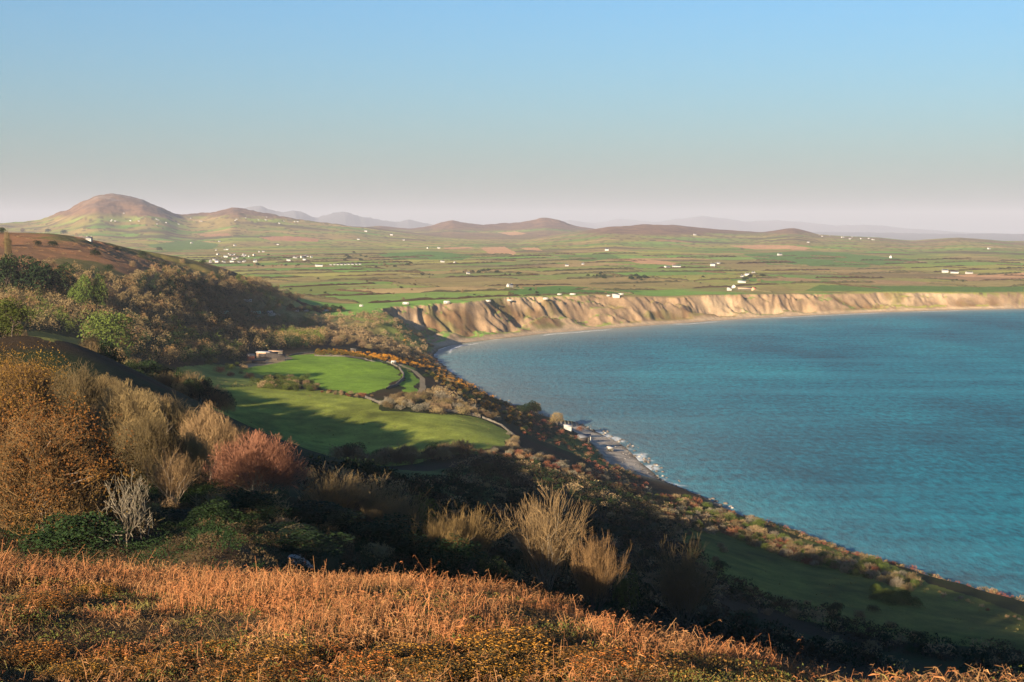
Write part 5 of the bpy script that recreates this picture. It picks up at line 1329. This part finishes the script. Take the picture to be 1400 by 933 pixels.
Vs, Fs, Cs, nv = [], [], [], 0
def push(V, F, c):
    global nv
    Vs.append(V); Fs.append(F + nv); Cs.append(c); nv += len(V)
# stems
x, y, z, px = spur_pts(95000)
patch = fbm(x / 5, y / 7, 91, 3); patch2 = fbm(x / 1.6, y / 1.6, 92, 2)
low = sstep(36, 46, y + 5 * patch)          # gorse and bare stalks nearest, bracken farther up
k = (patch + 0.7 * patch2 > -0.10) & (rb.random(len(x)) < 0.22 + 0.78 * low)
x, y, z, patch, patch2 = x[k], y[k], z[k], patch[k], patch2[k]
n_ = len(x)
hgt = rb.uniform(0.3, 0.85, n_) * (1 + 0.6 * (rb.random(n_) < 0.03)) * (1 + 0.35 * fbm(x / 3.5, y / 3.5, 99, 2)) * (0.75 + 0.5 * (patch > 0)) * np.clip(y / 46, 0.4, 1)
lean = rb.normal(0, 0.24, (n_, 2)) + [0.08, 0.03]
brk = rb.uniform(0.8, 1.2, n_)
P0 = np.stack([x, y, z - 0.05], -1)
P1 = P0 + np.stack([lean[:, 0] * hgt * 0.4, lean[:, 1] * hgt * 0.4, hgt * 0.55], -1)
l2 = lean * 1.3 + rb.normal(0, 0.22, (n_, 2))
P2 = P1 + np.stack([l2[:, 0] * hgt * 0.45, l2[:, 1] * hgt * 0.45, hgt * 0.45 * (brk - 0.25)], -1)
tone = rb.random(n_)[:, None]
cb = lerp(cc(0.17, 0.066, 0.025), cc(0.35, 0.185, 0.076), tone)
cb = lerp(cb, cc(0.36, 0.13, 0.045), (0.6 * sstep(0.0, 0.4, patch2))[:, None])
push(*strips(np.stack([P0, P1, P2], 1), cb, np.stack([np.full(n_, 0.0085), np.full(n_, 0.007), np.full(n_, 0.004)], 1) * np.clip(y / 46, 0.5, 1)[:, None], rb))
# withered fronds hanging from the stems
for rep in range(9):
    m = rb.random(n_) < 0.75
    t = rb.uniform(0.25, 1.0, n_)[m]
    b0 = np.where((t < 0.55)[:, None], P0[m] + (P1[m] - P0[m]) * (t / 0.55)[:, None], P1[m] + (P2[m] - P1[m]) * ((t - 0.55) / 0.45)[:, None])
    a = rb.uniform(0, 6.28, len(b0)); ln = rb.uniform(0.05, 0.17, len(b0))
    mid = b0 + np.stack([np.cos(a) * ln * 0.6, np.sin(a) * ln * 0.6, ln * rb.uniform(-0.1, 0.25, len(b0))], -1)
    end = b0 + np.stack([np.cos(a) * ln, np.sin(a) * ln, -ln * rb.uniform(0.0, 0.7, len(b0))], -1)
    c2 = cb[m] * rb.uniform(0.55, 1.05, (len(b0), 1))
    w0 = ln * 0.075
    push(*strips(np.stack([b0, mid, end], 1), c2, np.stack([w0 * 0.4, w0, w0 * 0.2], 1), rb))
# matted litter and grass between
x, y, z, px = spur_pts(150000)
p2 = fbm(x / 2.2, y / 2.2, 94, 3)
ln = rb.uniform(0.08, 0.30, len(x)); a = rb.uniform(0, 6.28, len(x))
A = np.stack([x, y, z - 0.01], -1); B = A + np.stack([np.cos(a) * ln * 0.6, np.sin(a) * ln * 0.6, ln * rb.uniform(0.3, 0.9, len(x))], -1); Cc = B + np.stack([np.cos(a) * ln * 0.5, np.sin(a) * ln * 0.5, ln * rb.uniform(-0.5, 0.3, len(x))], -1)
cg = lerp(cc(0.07, 0.036, 0.016), cc(0.19, 0.11, 0.045), rb.random(len(x))[:, None]); cg = lerp(cg, cc(0.15, 0.15, 0.035), (sstep(0.15, 0.4, p2) * 0.6)[:, None])
push(*strips(np.stack([A, B, Cc], 1), cg, np.stack([np.full(len(x), 0.009), np.full(len(x), 0.007), np.full(len(x), 0.003)], 1), rb))
mb, n, b = new_mat('withered_bracken')
va = n.nodes.new('ShaderNodeVertexColor'); va.layer_name = 'Col'
n.links.new(va.outputs['Color'], b.inputs['Base Color']); b.inputs['Roughness'].default_value = 0.8; b.inputs['Specular IOR Level'].default_value = 0.15
me = mesh_np('bracken', np.concatenate(Vs), np.concatenate(Fs), mb); add_color(me, np.concatenate(Cs) * 0.9)
tag(link('bracken', me), 'withered orange brown bracken covering the slope in front', 'bracken', kind='stuff')
# low heather and bilberry mat
x, y, z, px = spur_pts(260000)
hm_ = fbm(x / 3.0, y / 3.6, 95, 3) + 0.45 * fbm(x / 0.9, y / 0.9, 96, 2)
k = (hm_ > -0.15) & ((y > 27) | (rb.random(len(x)) < 0.35))
x, y, z, hm_ = x[k], y[k], z[k], hm_[k]
hh = sstep(-0.15, 0.35, hm_) * 0.5
q = np.stack([x, y, z + hh * rb.random(len(x)) ** 0.5], -1)
V, F = leaves(q, 0.040 * np.clip(q[:, 1:2] / 40, 0.45, 1), rb)
tn = fbm(x / 1.3, y / 1.3, 97, 2)
ch = lerp(cc(0.035, 0.028, 0.011), cc(0.07, 0.078, 0.016), sstep(-0.1, 0.4, tn)[:, None]); ch = lerp(ch, cc(0.30, 0.15, 0.035), (sstep(0.0, 0.5, fbm(x / 2.1, y / 2.1, 98, 2)) * 0.8)[:, None] * (rb.random(len(x)) < 0.6)[:, None])
me = mesh_np('heather', V, F, mb); add_color(me, np.repeat(ch, 4, 0) * 0.85)
tag(link('heather', me), 'low dark heather and bilberry mat under the bracken', 'heather', kind='stuff')
# dwarf gorse bushes nearest the camera
rg = np.random.default_rng(18)
M_DGF = plant_mat('dry_gorse_tips', [(0.26, 0.10, 0.018), (0.40, 0.19, 0.035)], scale=1.5, per_obj=0.2)
M_DGS = plant_mat('gorse_wood', [(0.035, 0.024, 0.009), (0.075, 0.050, 0.018)], scale=1.5)
for _i in range(3): proto_bush('dwarf%d' % _i, 180 + _i, 3000, 26, 0.026, M_DGS, M_DGF, 2600, 0.020)
GORSE_SPOTS = [(560, 915, 1.5), (620, 900, 1.4), (690, 905, 1.7), (740, 892, 1.2), (660, 930, 1.6), (790, 910, 1.3), (840, 925, 1.2), (500, 925, 1.3), (440, 905, 1.1), (380, 915, 1.4), (330, 930, 1.4), (300, 900, 1.1), (250, 915, 1.3), (200, 925, 1.2), (150, 905, 1.1), (910, 930, 1.1), (470, 885, 1.0), (720, 930, 1.5), (590, 932, 1.4), (410, 930, 1.2), (960, 925, 0.9), (1040, 930, 0.8), (860, 845, 1.2), (820, 850, 1.0), (890, 862, 1.1), (920, 878, 1.0), (780, 838, 1.0), (100, 925, 1.2), (50, 905, 1.1), (640, 880, 1.0), (540, 880, 0.9), (700, 862, 0.9), (30, 800, 1.2), (90, 790, 1.1), (60, 830, 1.3), (130, 815, 1.1), (15, 850, 1.2)]
for i, (px, py, s) in enumerate(GORSE_SPOTS):
    P = hit([px], [py], 22)[0]
    side = 'left' if px < 300 else 'middle' if px < 700 else 'right'
    lab = ('low gorse bush with orange tips in the %s of the bottom edge, among the bracken' % side) if py > 870 else ('low gorse bush on the %s of the bracken brow' % side)
    plant('dwarf%d' % (i % 3), 'gorse_bush', P[0], P[1], s * rg.uniform(0.28, 0.48), s * rg.uniform(1.1, 1.7), lab, 'bush', 'dwarf gorse among the bracken', sink=0.06)
